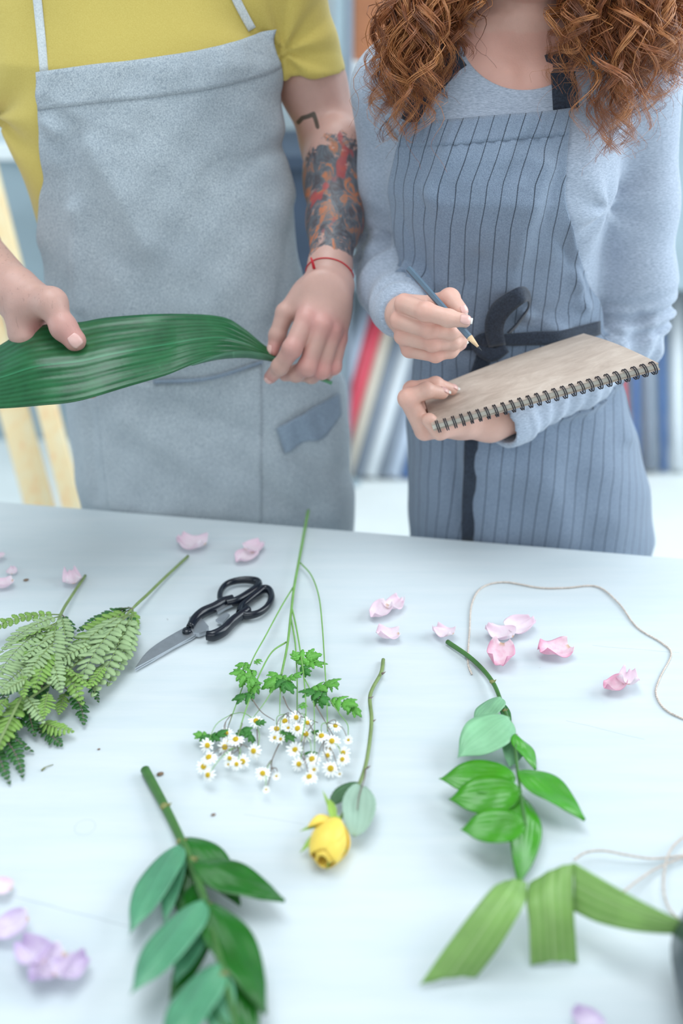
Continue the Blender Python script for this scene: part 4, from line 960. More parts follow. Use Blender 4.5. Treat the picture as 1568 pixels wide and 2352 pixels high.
# curls
rnd = np.random.RandomState(11)
def curls():
    Vs = []; Fs = []; Ts = []; n0 = 0; NS = 3
    def strand(path, rad0, tint):
        nonlocal n0
        N_ = len(path); d = np.gradient(path, axis=0); d /= np.linalg.norm(d, axis=1, keepdims=True) + 1e-9
        a = np.cross(d, [0.3, 1, 0.2]); a /= np.linalg.norm(a, axis=1, keepdims=True) + 1e-9; b_ = np.cross(d, a)
        r = rad0 * np.clip(np.minimum(np.linspace(3, .0, N_), 1), .25, 1)
        ang = np.arange(NS) * 2 * np.pi / NS
        P_ = path[:, None, :] + r[:, None, None] * (a[:, None, :] * np.cos(ang)[None, :, None] + b_[:, None, :] * np.sin(ang)[None, :, None])
        Vs.append(P_.reshape(-1, 3)); i, j = np.meshgrid(np.arange(N_ - 1), np.arange(NS), indexing='ij'); k = (j + 1) % NS
        Fs.append(np.stack([i * NS + j, i * NS + k, (i + 1) * NS + k, (i + 1) * NS + j], -1).reshape(-1, 4) + n0); Ts.append(np.full(N_ * NS, tint)); n0 += N_ * NS
    def lock(root, m1, m2, tip, rad, turns, nst, spread, fly=0.0, rr=.00052):
        N_ = 46; t = np.linspace(0, 1, N_)[:, None]; g = ((1 - t) ** 3) * root + 3 * (1 - t) ** 2 * t * m1 + 3 * (1 - t) * t * t * m2 + t ** 3 * tip
        d = np.gradient(g, axis=0); d /= np.linalg.norm(d, axis=1, keepdims=True); a = np.cross(d, [0, 1, .25]); a /= np.linalg.norm(a, axis=1, keepdims=True); b_ = np.cross(d, a)
        tt = t[:, 0]; ph0 = rnd.rand() * 6.28; sg = rnd.choice([-1, 1]); tint = rnd.rand()
        env = np.clip(tt * 2.2, 0, 1) * (1 + .35 * np.sin(tt * 9 + ph0))
        for s_ in range(nst):
            ph = ph0 + rnd.normal() * .13; R_ = rad * (1 + rnd.normal() * .11); o = rnd.normal(size=3) * spread
            ang = sg * turns * 6.283 * (tt ** 1.05) * (1 + rnd.normal() * .006) + ph
            path = g + (a * np.cos(ang)[:, None] + b_ * np.sin(ang)[:, None]) * (R_ * env)[:, None] + o * (.35 + tt[:, None])
            if fly and rnd.rand() < fly: path = path + np.cumsum(rnd.normal(size=(N_, 3)) * .0011, axis=0) + np.outer(tt ** 2, rnd.normal(size=3) * .012)
            strand(path, rr * (.8 + .5 * rnd.rand()), np.clip(tint * .85 + rnd.rand() * .25, 0, 1))
    def group(n, tops, tips, side, rad=(.009, .016), turns=(3, 5.2), nst=12, bulge=.03, depth=(1.22, 1.38)):
        for _ in range(n):
            k = rnd.rand(); Y = depth[0] + (depth[1] - depth[0]) * rnd.rand()
            tu = tops[0] + (tops[1] - tops[0]) * k; e = tips[0] + (tips[1] - tips[0]) * np.clip(k + rnd.normal() * .08, 0, 1)
            tv = float(np.interp(e, tips[2], tips[3])) * (.55 + .45 * rnd.rand() ** .6) if True else 0
            root = np.array(WP(side * (.03 + .045 * rnd.rand()), .02 + .05 * rnd.rand(), .03 + .06 * rnd.rand())); a_ = np.array(at(tu, -60, Y)); b__ = np.array(at(e, tv, Y - .01))
            m1 = a_ + np.array([side * bulge * .3, 0, .05]); m2 = a_ * .55 + b__ * .45 + np.array([side * bulge * rnd.rand(), -.01, 0])
            lock(root, m1, m2, b__, rad[0] + (rad[1] - rad[0]) * rnd.rand(), turns[0] + (turns[1] - turns[0]) * rnd.rand(), nst, .0013, .12)
    # left mass, right mass (in the photo), layered from back to front
    group(80, (935, 1105), (862, 1085, [862, 900, 960, 1010, 1060, 1090], [250, 320, 325, 245, 150, 60]), -1, depth=(1.25, 1.40), nst=14)
    group(22, (950, 1010), (868, 1010, [868, 900, 960, 1010], [190, 330, 320, 260]), -1, rad=(.007, .012), depth=(1.225, 1.25), nst=12)
    group(115, (1275, 1500), (1250, 1600, [1250, 1290, 1340, 1400, 1450, 1500, 1600], [130, 240, 335, 375, 340, 260, 150]), 1, depth=(1.25, 1.42), bulge=.05, nst=14)
    group(40, (1300, 1480), (1300, 1560, [1300, 1340, 1400, 1450, 1500, 1560], [200, 335, 375, 335, 270, 200]), 1, rad=(.008, .016), depth=(1.20, 1.25), bulge=.04, nst=12)
    for (u, v, Y) in ((850, 235, 1.30), (856, 190, 1.33), (880, 330, 1.27), (1385, 375, 1.21), (1420, 352, 1.21), (1535, 190, 1.25), (1545, 120, 1.27), (1490, 260, 1.21), (1462, 300, 1.21), (1335, 320, 1.21), (965, 330, 1.22), (985, 285, 1.22)):
        side = -1 if u < 1200 else 1; a_ = np.array(at(u + (60 if side < 0 else -40), 0, Y)); b__ = np.array(at(u, v, Y)); root = np.array(WP(side * .07, .04, .05))
        lock(root, a_ + np.array([0, 0, .06]), a_ * .5 + b__ * .5 + np.array([side * .02, 0, 0]), b__, .009 + .006 * rnd.rand(), 3.6 + rnd.rand(), 7, .0012, .3)
    # crown of the head, above the frame
    for _ in range(150):
        th = rnd.rand() * 6.28; side = 1 if math.cos(th) > 0 else -1
        root = np.array(WP(.05 * math.cos(th), .02 + .06 * math.sin(th), .095)); m = np.array(WP(.14 * math.cos(th), .04 + .12 * abs(math.sin(th)), .06)); e = np.array(WP(.15 * math.cos(th) + .01 * side, .05 + .10 * abs(math.sin(th)), -.10 - .1 * rnd.rand()))
        lock(root, (root + m) / 2 + np.array([0, 0, .03]), m, e, .009, 3.0, 10, .002, .2, .0006)
    return np.concatenate(Vs), np.concatenate(Fs), np.concatenate(Ts)
hv, hf, ht = curls()
mesh('curly_hair', hv, hf, M['hair'], woman, attrs={'tint': ht})
F = SDF((.10, 1.22, 1.45), (.35, 1.47, 1.75), .005); F.ell(WP(0, .03, .035), (.079, .090, .090), .01); F.ell(WP(0, -.085, -.02), (.058, .062, .09), .01, cut=True); F.ell(WP(0, .06, -.05), (.07, .06, .08), .02)
sv, sq = F.mesh(); mesh('hair_roots', sv, sq, simple('dark_auburn', rgb(86, 48, 30), .6, .2), woman)
# ---------------------------------------------------------------- cut stems, leaves and flowers on the table
def blade(b, p0, p1, w, up=(0, 0, 1), arch=.0, cup=.15, fold=0.0, prof='ovate', nu=22, nv=9, twist=0.0, side=0.0, base_w=.12):
    p0 = Vector(p0); p1 = Vector(p1); d = p1 - p0; L = d.length; dn = d.normalized(); up = Vector(up); up = (up - dn * up.dot(dn)).normalized(); sd = dn.cross(up); rows = []; uv = []
    for i in range(nu + 1):
        t = i / nu
        if prof == 'ovate': q = (math.sin(math.pi * t ** .80) ** .78) * (1 - .12 * t)
        elif prof == 'lance': q = math.sin(math.pi * t ** .9) ** 1.05
        elif prof == 'round': q = math.sin(math.pi * min(1, t * .97 + .03)) ** .55
        else: q = 1
        if prof == 'ovate' and t > .80: q = max(0, q * (1 - .35 * ((t - .8) / .2)))
        q = max(q, .03); tw = twist * t; u_ = up * math.cos(tw) + sd * math.sin(tw); s_ = sd * math.cos(tw) - up * math.sin(tw)
        c = p0 + d * t + up * arch * L * 4 * t * (1 - t) + sd * side * L * 4 * t * (1 - t); row = []
        for j in range(nv):
            a = (j / (nv - 1) - .5) * 2; row.append(c + s_ * (a * q * w / 2) + u_ * ((a * a * cup - abs(a) * fold) * w * .5 * q + .03 * w * math.sin(t * 9 + a * 2))); uv.append((.5 + .5 * a, t))
        rows.append(row)
    b.grid(rows, uv=uv)
def thick(o, t=.0004): return mod(o, 'SOLIDIFY', thickness=t, offset=0)
def px(w, v): return w / (FPX / ((CAMZ - TZ) / ((ST - (CYP - v) / FPX * CT))) )   # pixels to metres for something lying at row v

def branch(label, stem, r, leaves, nodes, smat, base):
    root = thing('ruscus_branch', label, 'branch', base)
    P_ = V3(smoothline([T(u, v, h) for u, v, h in stem], 6)); b = MB(); n = len(P_)
    b.tube(P_, [r * (1 - .62 * i / n) for i in range(n)], 12); b.build('stem', smat, root)
    for (u, v, h, rr) in nodes:
        b = MB(); c = T(u, v, h); rr *= .82; b.lathe([(rr * math.sin(t) * 1.1, rr * .6 * math.cos(t)) for t in [math.pi * k / 6 for k in range(7)]], c, 10); b.tube([c, c + Vector((rr * 1.1, 0, rr * .5)), c + Vector((rr * 1.5, .001, rr * .8))], [rr * .4, rr * .3, rr * .1], 6); b.build('stem_node', M['node'], root)
    for (u0, v0, h0, u1, v1, h1, w, mat, up, arch, fold) in leaves:
        b = MB(); p0, p1 = T(u0, v0, h0), T(u1, v1, h1); vm = (v0 + v1) / 2; dd = (p1 - p0).normalized(); w = w / math.sqrt(dd.y ** 2 + (dd.x * .70) ** 2 + 1e-6)
        blade(b, p0, p1, px(w, vm), up, arch, .12, fold, 'ovate', 28, 11); o = b.build('leaf', M[mat], root); thick(o)
branch('green ruscus branch with broad leaves lying between the rose and the green leaf strips',
       [(1027, 1474, .004), (1085, 1515, .006), (1130, 1565, .009), (1155, 1625, .015), (1178, 1690, .020), (1187, 1760, .026), (1196, 1825, .030), (1206, 1895, .034)], .0030,
       [(1152, 1612, .012, 1172, 1672, .005, 26, 'ruscus_dark', (.3, -.2, 1), 0, .1), (1150, 1602, .016, 1092, 1668, .008, 62, 'ruscus_pale', (-.5, 0, 1), .06, .2),
        (1182, 1690, .018, 1170, 1762, .004, 50, 'ruscus_pale', (.3, 0, 1), .05, .1), (1184, 1686, .022, 1230, 1768, .012, 66, 'ruscus', (.6, .2, 1), .06, .3),
        (1170, 1650, .022, 1052, 1740, .020, 96, 'ruscus_pale', (-.2, -.3, 1), .06, .15),
        (1203, 1830, .020, 1190, 2034, .008, 84, 'ruscus', (.35, -.1, 1), .08, .15), (1190, 1768, .026, 1343, 1884, .016, 92, 'ruscus', (.25, .1, 1), .06, .12),
        (1184, 1788, .030, 1008, 1789, .022, 72, 'ruscus', (-.1, -.1, 1), .05, .15), (1196, 1820, .032, 1030, 1836, .020, 74, 'ruscus', (-.2, -.2, 1), .05, .18),
        (1206, 1896, .036, 1057, 1906, .026, 68, 'ruscus', (-.1, -.15, 1), .05, .1)],
       [(1130, 1566, .011, .0036), (1158, 1632, .017, .003), (1168, 1662, .019, .0026), (1181, 1690, .022, .0026)], M['stem'], T(1160, 1640, 0))
branch('dark green ruscus branch with a thick cut stem, in the near left of the table',
       [(333, 1768, .005), (378, 1852, .008), (416, 1930, .014), (443, 1995, .022), (468, 2065, .030), (488, 2145, .038), (512, 2235, .044), (535, 2330, .048), (550, 2420, .048)], .0048,
       [(425, 1965, .016, 418, 2120, .004, 56, 'ruscus_dark', (0, 0, 1), 0, .1), (455, 2030, .018, 412, 2118, .006, 50, 'ruscus_dark', (-.3, 0, 1), 0, .1),
        (482, 2120, .026, 388, 2300, .008, 64, 'ruscus_dark', (-.2, 0, 1), .02, .2), (420, 1922, .014, 552, 2080, .010, 92, 'ruscus_dark', (.1, .15, 1), .06, .15),
        (446, 1980, .026, 654, 2070, .022, 84, 'ruscus_dark', (.2, .15, 1), .03, .22), (418, 1945, .018, 378, 2125, .014, 52, 'ruscus_blue', (-.2, -.1, 1), .05, .12),
        (414, 1942, .022, 298, 2146, .020, 100, 'ruscus_blue', (-.35, 0, 1), .05, .12), (478, 2100, .034, 400, 2262, .022, 66, 'ruscus_blue', (-.2, 0, 1), .05, .12),
        (474, 2068, .036, 610, 2330, .028, 116, 'ruscus_dark', (.35, .2, 1), .05, .2), (510, 2220, .034, 575, 2440, .022, 112, 'ruscus_dark', (.4, .1, 1), .05, .15),
        (468, 2070, .040, 300, 2284, .036, 116, 'ruscus_blue', (-.35, .05, 1), .04, .22), (505, 2215, .046, 372, 2420, .036, 118, 'ruscus_blue', (-.3, .2, 1), .05, .25),
        (508, 2222, .040, 500, 2420, .030, 70, 'ruscus_blue', (.1, 0, 1), .05, .2)],
       [(378, 1852, .011, .0052), (415, 1933, .016, .0048), (442, 1975, .022, .0044), (470, 2080, .035, .0044), (512, 2240, .046, .004)], M['stem'], T(440, 2050, 0))

# leatherleaf fern sprays
def frond(root, p0, p1, wpx, mat, n, h0, h1, up, bend, rs, leaflet_w=.42):
    P0, P1 = T(p0[0], p0[1], h0), T(p1[0], p1[1], h1); w = px(wpx, (p0[1] + p1[1]) / 2); d = P1 - P0; L = d.length; dn = d.normalized(); up = Vector(up); up = (up - dn * up.dot(dn)).normalized(); sd = dn.cross(up)
    C_ = lambda t: P0 + d * t + up * (.05 * L * 4 * t * (1 - t)) + sd * (bend * L * 4 * t * (1 - t))
    rc = MB(); rc.tube([C_(k / 12) for k in range(13)], [.0009 * (1 - .6 * k / 12) for k in range(13)], 5)
    b = MB(); n = max(8, int(n * 1.15))
    for i in range(n):
        t = .12 + .86 * i / (n - 1); c = C_(t); tg = (C_(min(1, t + .02)) - C_(t - .02)).normalized(); s = tg.cross(up)
        ln = w * .5 * (math.sin(math.pi * (t ** .75)) * .95 + .16) * (1 + rs.normal() * .08)
        for q in (-1, 1):
            dr = (s * q + tg * (.55 + .1 * rs.normal()) + up * rs.normal() * .16).normalized(); e = c + dr * ln * 1.12; wd = L / n * .80
            sl = dr.cross(up).normalized() * q; K = 7; rows = []
            for k in range(K):
                f = k / (K - 1); hw = wd * .5 * (math.sin(math.pi * (f * .86 + .12)) ** .6) * (1 + (.16 if k % 2 else -.10)); cc = c.lerp(e, f) - up * (.12 * ln * f * f)
                rows.append([cc - sl * hw, cc + up * (hw * .18), cc + sl * hw])
            b.grid(rows, uv=[(x, k / (K - 1)) for k in range(K) for x in (0, .5, 1)])
    o = b.build('frond', M[mat], root); thick(o, .0003); rc.build('frond_rib', M['stem_olive'] if 'pale' in mat or 'mid' in mat else M['stem_brown'], o)
rs = np.random.RandomState(5)
fern = thing('fern_spray', 'leatherleaf fern spray with the long stem pointing at the scissors', 'fern', T(300, 1400, 0), 'fern sprays')
b = MB(); b.tube(V3(smoothline([T(432, 1277, .004), (T(375, 1330, .007)), T(338, 1366, .010), T(308, 1394, .014), T(240, 1465, .020), T(150, 1545, .024), T(60, 1610, .022)], 6)), [.0019] * 18 + [.0016] * 19, 10); b.build('stem', M['stem_olive'], fern)
FR1 = [((300, 1396), (178, 1450), 34, 'fern_dark', 12, .012, .010, .02), ((300, 1400), (140, 1520), 46, 'fern_mid', 13, .012, .006, .04), ((305, 1398), (262, 1400), 26, 'fern_dark', 6, .016, .012, 0), ((295, 1410), (130, 1560), 62, 'fern_pale', 14, .022, .024, .05),
       ((298, 1412), (170, 1600), 60, 'fern_pale', 14, .028, .028, .03), ((300, 1415), (212, 1600), 56, 'fern_pale', 13, .024, .018, -.03), ((303, 1412), (248, 1575), 46, 'fern_pale', 12, .022, .012, -.05), ((303, 1410), (264, 1532), 30, 'fern_dark', 10, .010, .004, -.04),
       ((305, 1402), (312, 1446), 26, 'fern_mid', 5, .012, .006, 0), ((150, 1535), (205, 1580), 34, 'fern_mid', 6, .034, .030, 0), ((152, 1540), (190, 1618), 32, 'fern_mid', 7, .030, .026, 0), ((200, 1560), (226, 1612), 24, 'fern_dark', 6, .014, .004, 0), ((240, 1530), (205, 1580), 30, 'fern_mid', 6, .030, .028, 0),
       ((230, 1470), (120, 1570), 44, 'fern_dark', 10, .010, .006, 0), ((170, 1530), (70, 1600), 46, 'fern_dark', 10, .008, .006, 0), ((220, 1480), (100, 1545), 42, 'fern_pale', 11, .030, .030, .04)]
for f in FR1: frond(fern, f[0], f[1], f[2], f[3], f[4], f[5], f[6], (rs.normal() * .25, rs.normal() * .25, 1), f[7], rs)
fern2 = thing('fern_spray', 'dense fern spray at the left edge with the short stem beside a pale petal', 'fern', T(100, 1480, 0), 'fern sprays')
b = MB(); b.tube(V3(smoothline([T(196, 1322, .004), T(165, 1368, .009), T(140, 1410, .014), T(110, 1490, .028), T(60, 1580, .034), T(10, 1680, .030), T(-30, 1760, .020)], 6)), [.0019] * 18 + [.0015] * 19, 10); b.build('stem', M['stem_olive'], fern2)
FR2 = [((140, 1412), (-60, 1468), 30, 'fern_mid', 12, .016, .020, .08), ((140, 1415), (0, 1500), 40, 'fern_pale', 12, .022, .026, .06), ((140, 1415), (148, 1512), 40, 'fern_pale', 10, .026, .022, -.03), ((142, 1412), (152, 1480), 26, 'fern_dark', 8, .012, .006, -.1),
       ((130, 1430), (-10, 1560), 62, 'fern_pale', 14, .034, .036, .05), ((130, 1430), (55, 1540), 48, 'fern_mid', 11, .034, .036, 0), ((128, 1440), (112, 1570), 54, 'fern_pale', 12, .038, .038, 0), ((125, 1460), (50, 1520), 36, 'fern_pale', 9, .044, .044, 0),
       ((120, 1480), (58, 1560), 44, 'fern_pale', 10, .046, .044, 0), ((122, 1490), (80, 1590), 44, 'fern_mid', 10, .044, .040, .03), ((118, 1500), (140, 1590), 44, 'fern_pale', 10, .042, .034, 0), ((100, 1500), (-20, 1600), 56, 'fern_pale', 13, .034, .034, 0),
       ((60, 1560), (5, 1592), 36, 'fern_pale', 7, .052, .050, 0), ((50, 1550), (55, 1600), 34, 'fern_mid', 7, .050, .046, 0), ((90, 1540), (-30, 1640), 60, 'fern_dark', 12, .020, .018, 0), ((110, 1560), (20, 1690), 60, 'fern_dark', 12, .014, .012, 0), ((60, 1590), (-10, 1730), 56, 'fern_mid', 12, .024, .018, 0),
       ((110, 1590), (100, 1650), 36, 'fern_mid', 8, .030, .026, 0), ((60, 1600), (100, 1660), 40, 'fern_pale', 8, .030, .024, 0), ((60, 1620), (80, 1690), 32, 'fern_dark', 8, .016, .008, 0),
       ((150, 1580), (192, 1664), 38, 'fern_dark', 9, .016, .006, -.08), ((150, 1590), (135, 1640), 30, 'fern_mid', 7, .016, .010, 0), ((95, 1655), (168, 1680), 40, 'fern_mid', 8, .012, .010, .1), ((100, 1660), (142, 1712), 36, 'fern_dark', 8, .010, .004, .05), ((60, 1640), (98, 1688), 26, 'fern_dark', 8, .010, .004, 0),
       ((-10, 1660), (75, 1726), 34, 'fern_dark', 9, .012, .004, .08), ((0, 1690), (52, 1785), 34, 'fern_dark', 9, .010, .004, -.06), ((-20, 1700), (22, 1800), 34, 'fern_dark', 9, .008, .003, 0), ((-20, 1640), (28, 1700), 40, 'fern_mid', 9, .018, .012, 0), ((-40, 1700), (10, 1740), 36, 'fern_dark', 8, .010, .006, 0),
       ((120, 1440), (30, 1480), 36, 'fern_mid', 9, .040, .040, 0), ((20, 1600), (-50, 1680), 50, 'fern_mid', 10, .030, .024, 0)]
for f in FR2: frond(fern2, f[0], f[1], f[2], f[3], f[4], f[5], f[6], (rs.normal() * .3, rs.normal() * .3, 1), f[7], rs)

# feverfew spray
fv = thing('feverfew_spray', 'spray of small white feverfew daisies with thin green stems at the centre of the table', 'flowers', T(670, 1450, 0))
def stem_px(pts, r0, r1, mat, name='stem', root=None, n=8):
    P_ = V3(smoothline([T(*p) for p in pts], 7)); N_ = len(P_); b = MB(); b.tube(P_, [r0 + (r1 - r0) * i / (N_ - 1) for i in range(N_)], n); return b.build(name, mat, root)
stem_px([(708, 1172, .004), (698, 1225, .007), (686, 1290, .010), (675, 1350, .012), (668, 1410, .014), (660, 1480, .016), (646, 1550, .016)], .0022, .0013, M['stem_pale'], root=fv)
BR = [[(690, 1293, .010), (715, 1322, .014), (732, 1370, .016), (740, 1440, .018), (745, 1520, .018), (750, 1600, .018), (752, 1680, .018)],
      [(672, 1350, .012), (645, 1395, .014), (610, 1460, .014), (580, 1515, .014), (556, 1580, .012), (525, 1665, .010)],
      [(657, 1475, .014), (625, 1497, .016), (600, 1540, .018), (575, 1600, .018), (555, 1660, .016), (540, 1720, .012)],
      [(670, 1395, .014), (680, 1440, .018), (690, 1500, .020), (698, 1560, .022), (702, 1640, .022), (690, 1710, .018)],
      [(668, 1420, .012), (678, 1480, .010), (682, 1560, .008), (682, 1632, .006)], [(640, 1560, .016), (610, 1610, .016), (580, 1650, .014)], [(646, 1555, .018), (643, 1600, .018), (642, 1640, .016)],
      [(700, 1560, .022), (718, 1600, .020), (722, 1660, .018), (722, 1740, .012)], [(752, 1600, .016), (780, 1640, .014), (798, 1665, .012), (799, 1695, .010)], [(650, 1600, .016), (670, 1635, .014), (730, 1660, .012)],
      [(641, 1708, .008), (625, 1745, .006), (622, 1775, .006), (612, 1812, .005)], [(622, 1765, .006), (634, 1765, .007), (638, 1780, .006)], [(590, 1675, .012), (592, 1712, .010)], [(560, 1700, .014), (548, 1720, .012), (530, 1735, .010)],
      [(575, 1600, .017), (600, 1635, .016), (630, 1655, .016)], [(700, 1640, .020), (720, 1680, .016), (740, 1700, .012)], [(725, 1620, .018), (745, 1655, .014), (765, 1690, .012), (780, 1720, .010)], [(540, 1690, .012), (545, 1715, .012), (553, 1745, .010)], [(680, 1720, .012), (695, 1740, .010), (710, 1775, .008)]]
for i, p in enumerate(BR): stem_px(p, .0011 if i < 5 else .0007, .0006 if i < 5 else .0004, M['stem_pale'] if i < 9 else M['stem_brown'], 'side_stem', fv, 6)
def herb(u, v, h, rot, w, mat):
    w *= 1.3
    c = T(u, v, h); w = px(w, v); b = MB(); d0 = Vector((math.cos(rot), math.sin(rot), 0)); s0 = Vector((-d0.y, d0.x, 0)); up = Vector((rs.normal() * .3, rs.normal() * .3, 1)).normalized()
    for (o, a, l, ww) in ((0, 0, .58, .34), (-.02, .7, .50, .28), (-.02, -.7, .50, .28), (-.25, 1.1, .46, .26), (-.25, -1.1, .46, .26), (-.42, 1.3, .26, .18), (-.42, -1.3, .26, .18)):
        p0 = c + d0 * (o * w); dr = d0 * math.cos(a) + s0 * math.sin(a); K = 9; rows = []; dr = (dr - up * dr.dot(up)).normalized(); sl = dr.cross(up)
        for k in range(K):
            f = k / (K - 1); hw = w * ww * .5 * (math.sin(math.pi * (f * .76 + .22)) ** .9) * (1 + (.30 if k % 2 else -.20)); cc = p0 + dr * (w * l * f) - up * (w * .16 * f * f) + up * .03 * w
            rows.append([cc - sl * hw, cc + up * (hw * .12), cc + sl * hw])
        b.grid(rows, uv=[(x, k / (K - 1)) for k in range(K) for x in (0, .5, 1)])
    b.tube([c - d0 * w * .5, c - d0 * w * .2, c], .0005, 5); thick(b.build('leaf', M[mat], fv), .0003)
for a in [(560, 1548, .022, 3.4, 44, 'herb'), (575, 1560, .024, -.6, 50, 'herb'), (560, 1600, .018, 3.3, 38, 'herb_dark'), (585, 1580, .02, -1.4, 34, 'herb'), (558, 1528, .02, 3.0, 26, 'herb'), (592, 1518, .018, 1.0, 18, 'herb'),
          (632, 1565, .022, 3.6, 46, 'herb'), (655, 1570, .022, -.9, 44, 'herb_dark'), (630, 1552, .022, 2.2, 30, 'herb'), (676, 1555, .022, .4, 28, 'herb'), (706, 1512, .018, .3, 44, 'herb'), (725, 1525, .016, -.1, 36, 'herb'), (700, 1540, .02, -1, 26, 'herb_dark'), (678, 1508, .02, 1.9, 22, 'herb'),
          (720, 1590, .022, 3.0, 46, 'herb_dark'), (748, 1575, .022, .3, 50, 'herb'), (735, 1605, .02, -.7, 36, 'herb_dark'), (765, 1570, .02, .4, 30, 'herb'), (790, 1615, .016, -.5, 48, 'herb'), (812, 1628, .012, -.6, 34, 'herb'), (695, 1622, .022, -1.7, 20, 'herb'),
          (480, 1692, .012, 3.1, 40, 'herb_dark'), (500, 1690, .014, .5, 36, 'herb_dark'), (462, 1690, .012, 2.9, 26, 'herb'), (560, 1680, .014, .6, 30, 'herb_dark'), (575, 1690, .014, -.9, 28, 'herb_dark'), (660, 1690, .012, -.9, 34, 'herb_dark'), (598, 1660, .014, 0, 18, 'herb_dark'), (712, 1728, .008, 3, 26, 'herb_dark'), (728, 1680, .012, .2, 20, 'herb_dark')]: herb(*a)
DAI = [(588, 1656, 1, 0), (654, 1656, 1, 0), (680, 1648, .9, 1), (635, 1674, 1, 0), (683, 1673, 1, 0), (702, 1686, 1, 0), (738, 1690, 1, 0), (762, 1702, 1, 0), (770, 1667, .85, 0), (716, 1743, 1.05, 0), (759, 1765, 1.1, 0), (788, 1729, .85, 1), (786, 1744, .85, 0), (752, 1735, .8, 1), (710, 1784, 1, 0), (686, 1755, .9, 1),
       (678, 1722, 1.2, 2), (632, 1695, .9, 2), (645, 1698, .8, 2), (541, 1698, 1.05, 0), (519, 1684, .9, 0), (476, 1712, .95, 1), (479, 1739, 1.05, 0), (467, 1761, .95, 0), (477, 1780, .9, 1), (516, 1716, 1.0, 1), (527, 1742, .8, 1), (543, 1755, .8, 1), (557, 1749, .95, 1), (582, 1725, .95, 1), (590, 1734, .8, 2), (603, 1776, .95, 0), (634, 1783, .6, 2), (610, 1814, .55, 2), (799, 1700, .7, 2), (780, 1778, .5, 2), (525, 1756, .6, 2), (722, 1768, .8, 2), (755, 1720, .7, 1), (706, 1660, .8, 1), (520, 1706, .9, 2), (662, 1672, .7, 2)]
def daisy_mesh(closed, seed):
    r_ = np.random.RandomState(seed); b = MB(); n = 13
    for k in range(n):
        a = 6.283 * k / n + r_.normal() * .06; el = -.15 + r_.normal() * .12 + (.75 if closed else 0); d = Vector((math.cos(a) * math.cos(el), math.sin(a) * math.cos(el), math.sin(el))); s = Vector((-math.sin(a), math.cos(a), 0)); L = .0056 * (1 + r_.normal() * .06); up = d.cross(s) * -1; rows = []
        for i in range(6):
            t = i / 5; w = .00105 * (math.sin(math.pi * (t * .72 + .2)) ** .6); c = d * (.0028 + L * t) + Vector((0, 0, -.0012 * t * t)); rows.append([c - s * w, c + Vector((0, 0, .0002)), c + s * w])
        b.grid(rows)
    return b
protoP = [None, None, None]; protoD = None
def daisy(u, v, sc, kind, i):
    global protoD
    c = T(u, v, .010 + .014 * ((i * 7) % 5) / 5); tl = [.25, .8, 1.0][kind]; az = (i * 2.399) % 6.283 if kind == 0 else -1.57 + math.sin(i) * .9
    nrm = Vector((math.cos(az) * tl, math.sin(az) * tl - .35, 1)).normalized(); q = nrm.to_track_quat('Z', 'Y')
    if protoP[kind] is None: protoP[kind] = daisy_mesh(kind == 2, 5 + kind).build('flower_head', M['daisy'], None).data; bpy.data.objects.remove([o for o in bpy.data.objects if o.data == protoP[kind]][0])
    if protoD is None:
        b = MB(); b.lathe([(.0031 * math.sin(t), .0020 * math.cos(t)) for t in [1.9 * k / 8 for k in range(9)]], (0, 0, .0002), 14); o_ = b.build('disc', M['disc'], None); protoD = o_.data; bpy.data.objects.remove(o_)
    o = bpy.data.objects.new('flower_head', protoP[kind]); col.objects.link(o); o.parent = fv; o.location = c - OFF[fv.name]; o.rotation_euler = q.to_euler(); o.scale = (sc * .98,) * 3
    d_ = bpy.data.objects.new('disc', protoD); col.objects.link(d_); d_.parent = o
for i, a in enumerate(DAI): daisy(*a, i)
HUB = [(532, 1640, .012), (556, 1660, .016), (545, 1715, .012), (590, 1670, .012), (642, 1625, .018), (690, 1640, .020), (702, 1690, .018), (722, 1660, .018), (752, 1660, .018), (745, 1700, .012), (624, 1745, .006), (655, 1640, .014)]
for i, (u, v, sc_, kd) in enumerate(DAI):
    hb = min((h for h in HUB if h[1] < v - 6), key=lambda h: (h[0] - u) ** 2 + .5 * (h[1] - v) ** 2, default=(u, v - 20, .01))
    b = MB(); p = T(hb[0], hb[1], hb[2]); q = T(u, v, .008 + .014 * ((i * 7) % 5) / 5); m_ = (p + q) / 2 + Vector((.004 * math.sin(i * 1.7), 0, .006)); b.tube(V3(smoothline([p, m_, q], 5)), .00042, 5); b.build('flower_stalk', M['stem_brown'] if i % 3 else M['stem_pale'], fv)

# yellow rose
rose = thing('yellow_rose', 'yellow rose bud with a bent bare stem and two leaves', 'rose', T(790, 1850, 0))
stem_px([(880, 1515, .003), (875, 1545, .005), (856, 1580, .007), (849, 1605, .008), (853, 1650, .009), (849, 1700, .010), (840, 1755, .012), (824, 1803, .014), (800, 1850, .016), (778, 1885, .018)], .0022, .0019, M['stem_olive'], root=rose)
for (u, v) in ((847, 1605), (853, 1658), (876, 1548), (840, 1765)): 
    b = MB(); c = T(u, v, .009); b.tube([c, c + Vector((.003, .001, .001)), c + Vector((.005, .003, .001))], [.0016, .0008, .0001], 6); b.build('thorn', M['stem_brown'], rose)
def rleaf(u0, v0, h0, u1, v1, h1, w, mat, up, side=0, prof='round'):
    b = MB(); blade(b, T(u0, v0, h0), T(u1, v1, h1), px(w, (v0 + v1) / 2), up, .05, .25, .05, prof, 30, 13, side=side)
    b.v = [(x + .0004 * math.sin(i * 2.1) if i % 13 in (0, 12) else x, y, z) for i, (x, y, z) in enumerate(b.v)]; thick(b.build('leaf', M[mat], rose))
rleaf(828, 1800, .014, 752, 1856, .010, 52, 'roseleaf', (-.3, 0, 1), prof='ovate'); rleaf(828, 1804, .020, 815, 1922, .016, 76, 'roseleaf_pale', (.15, -.1, 1))
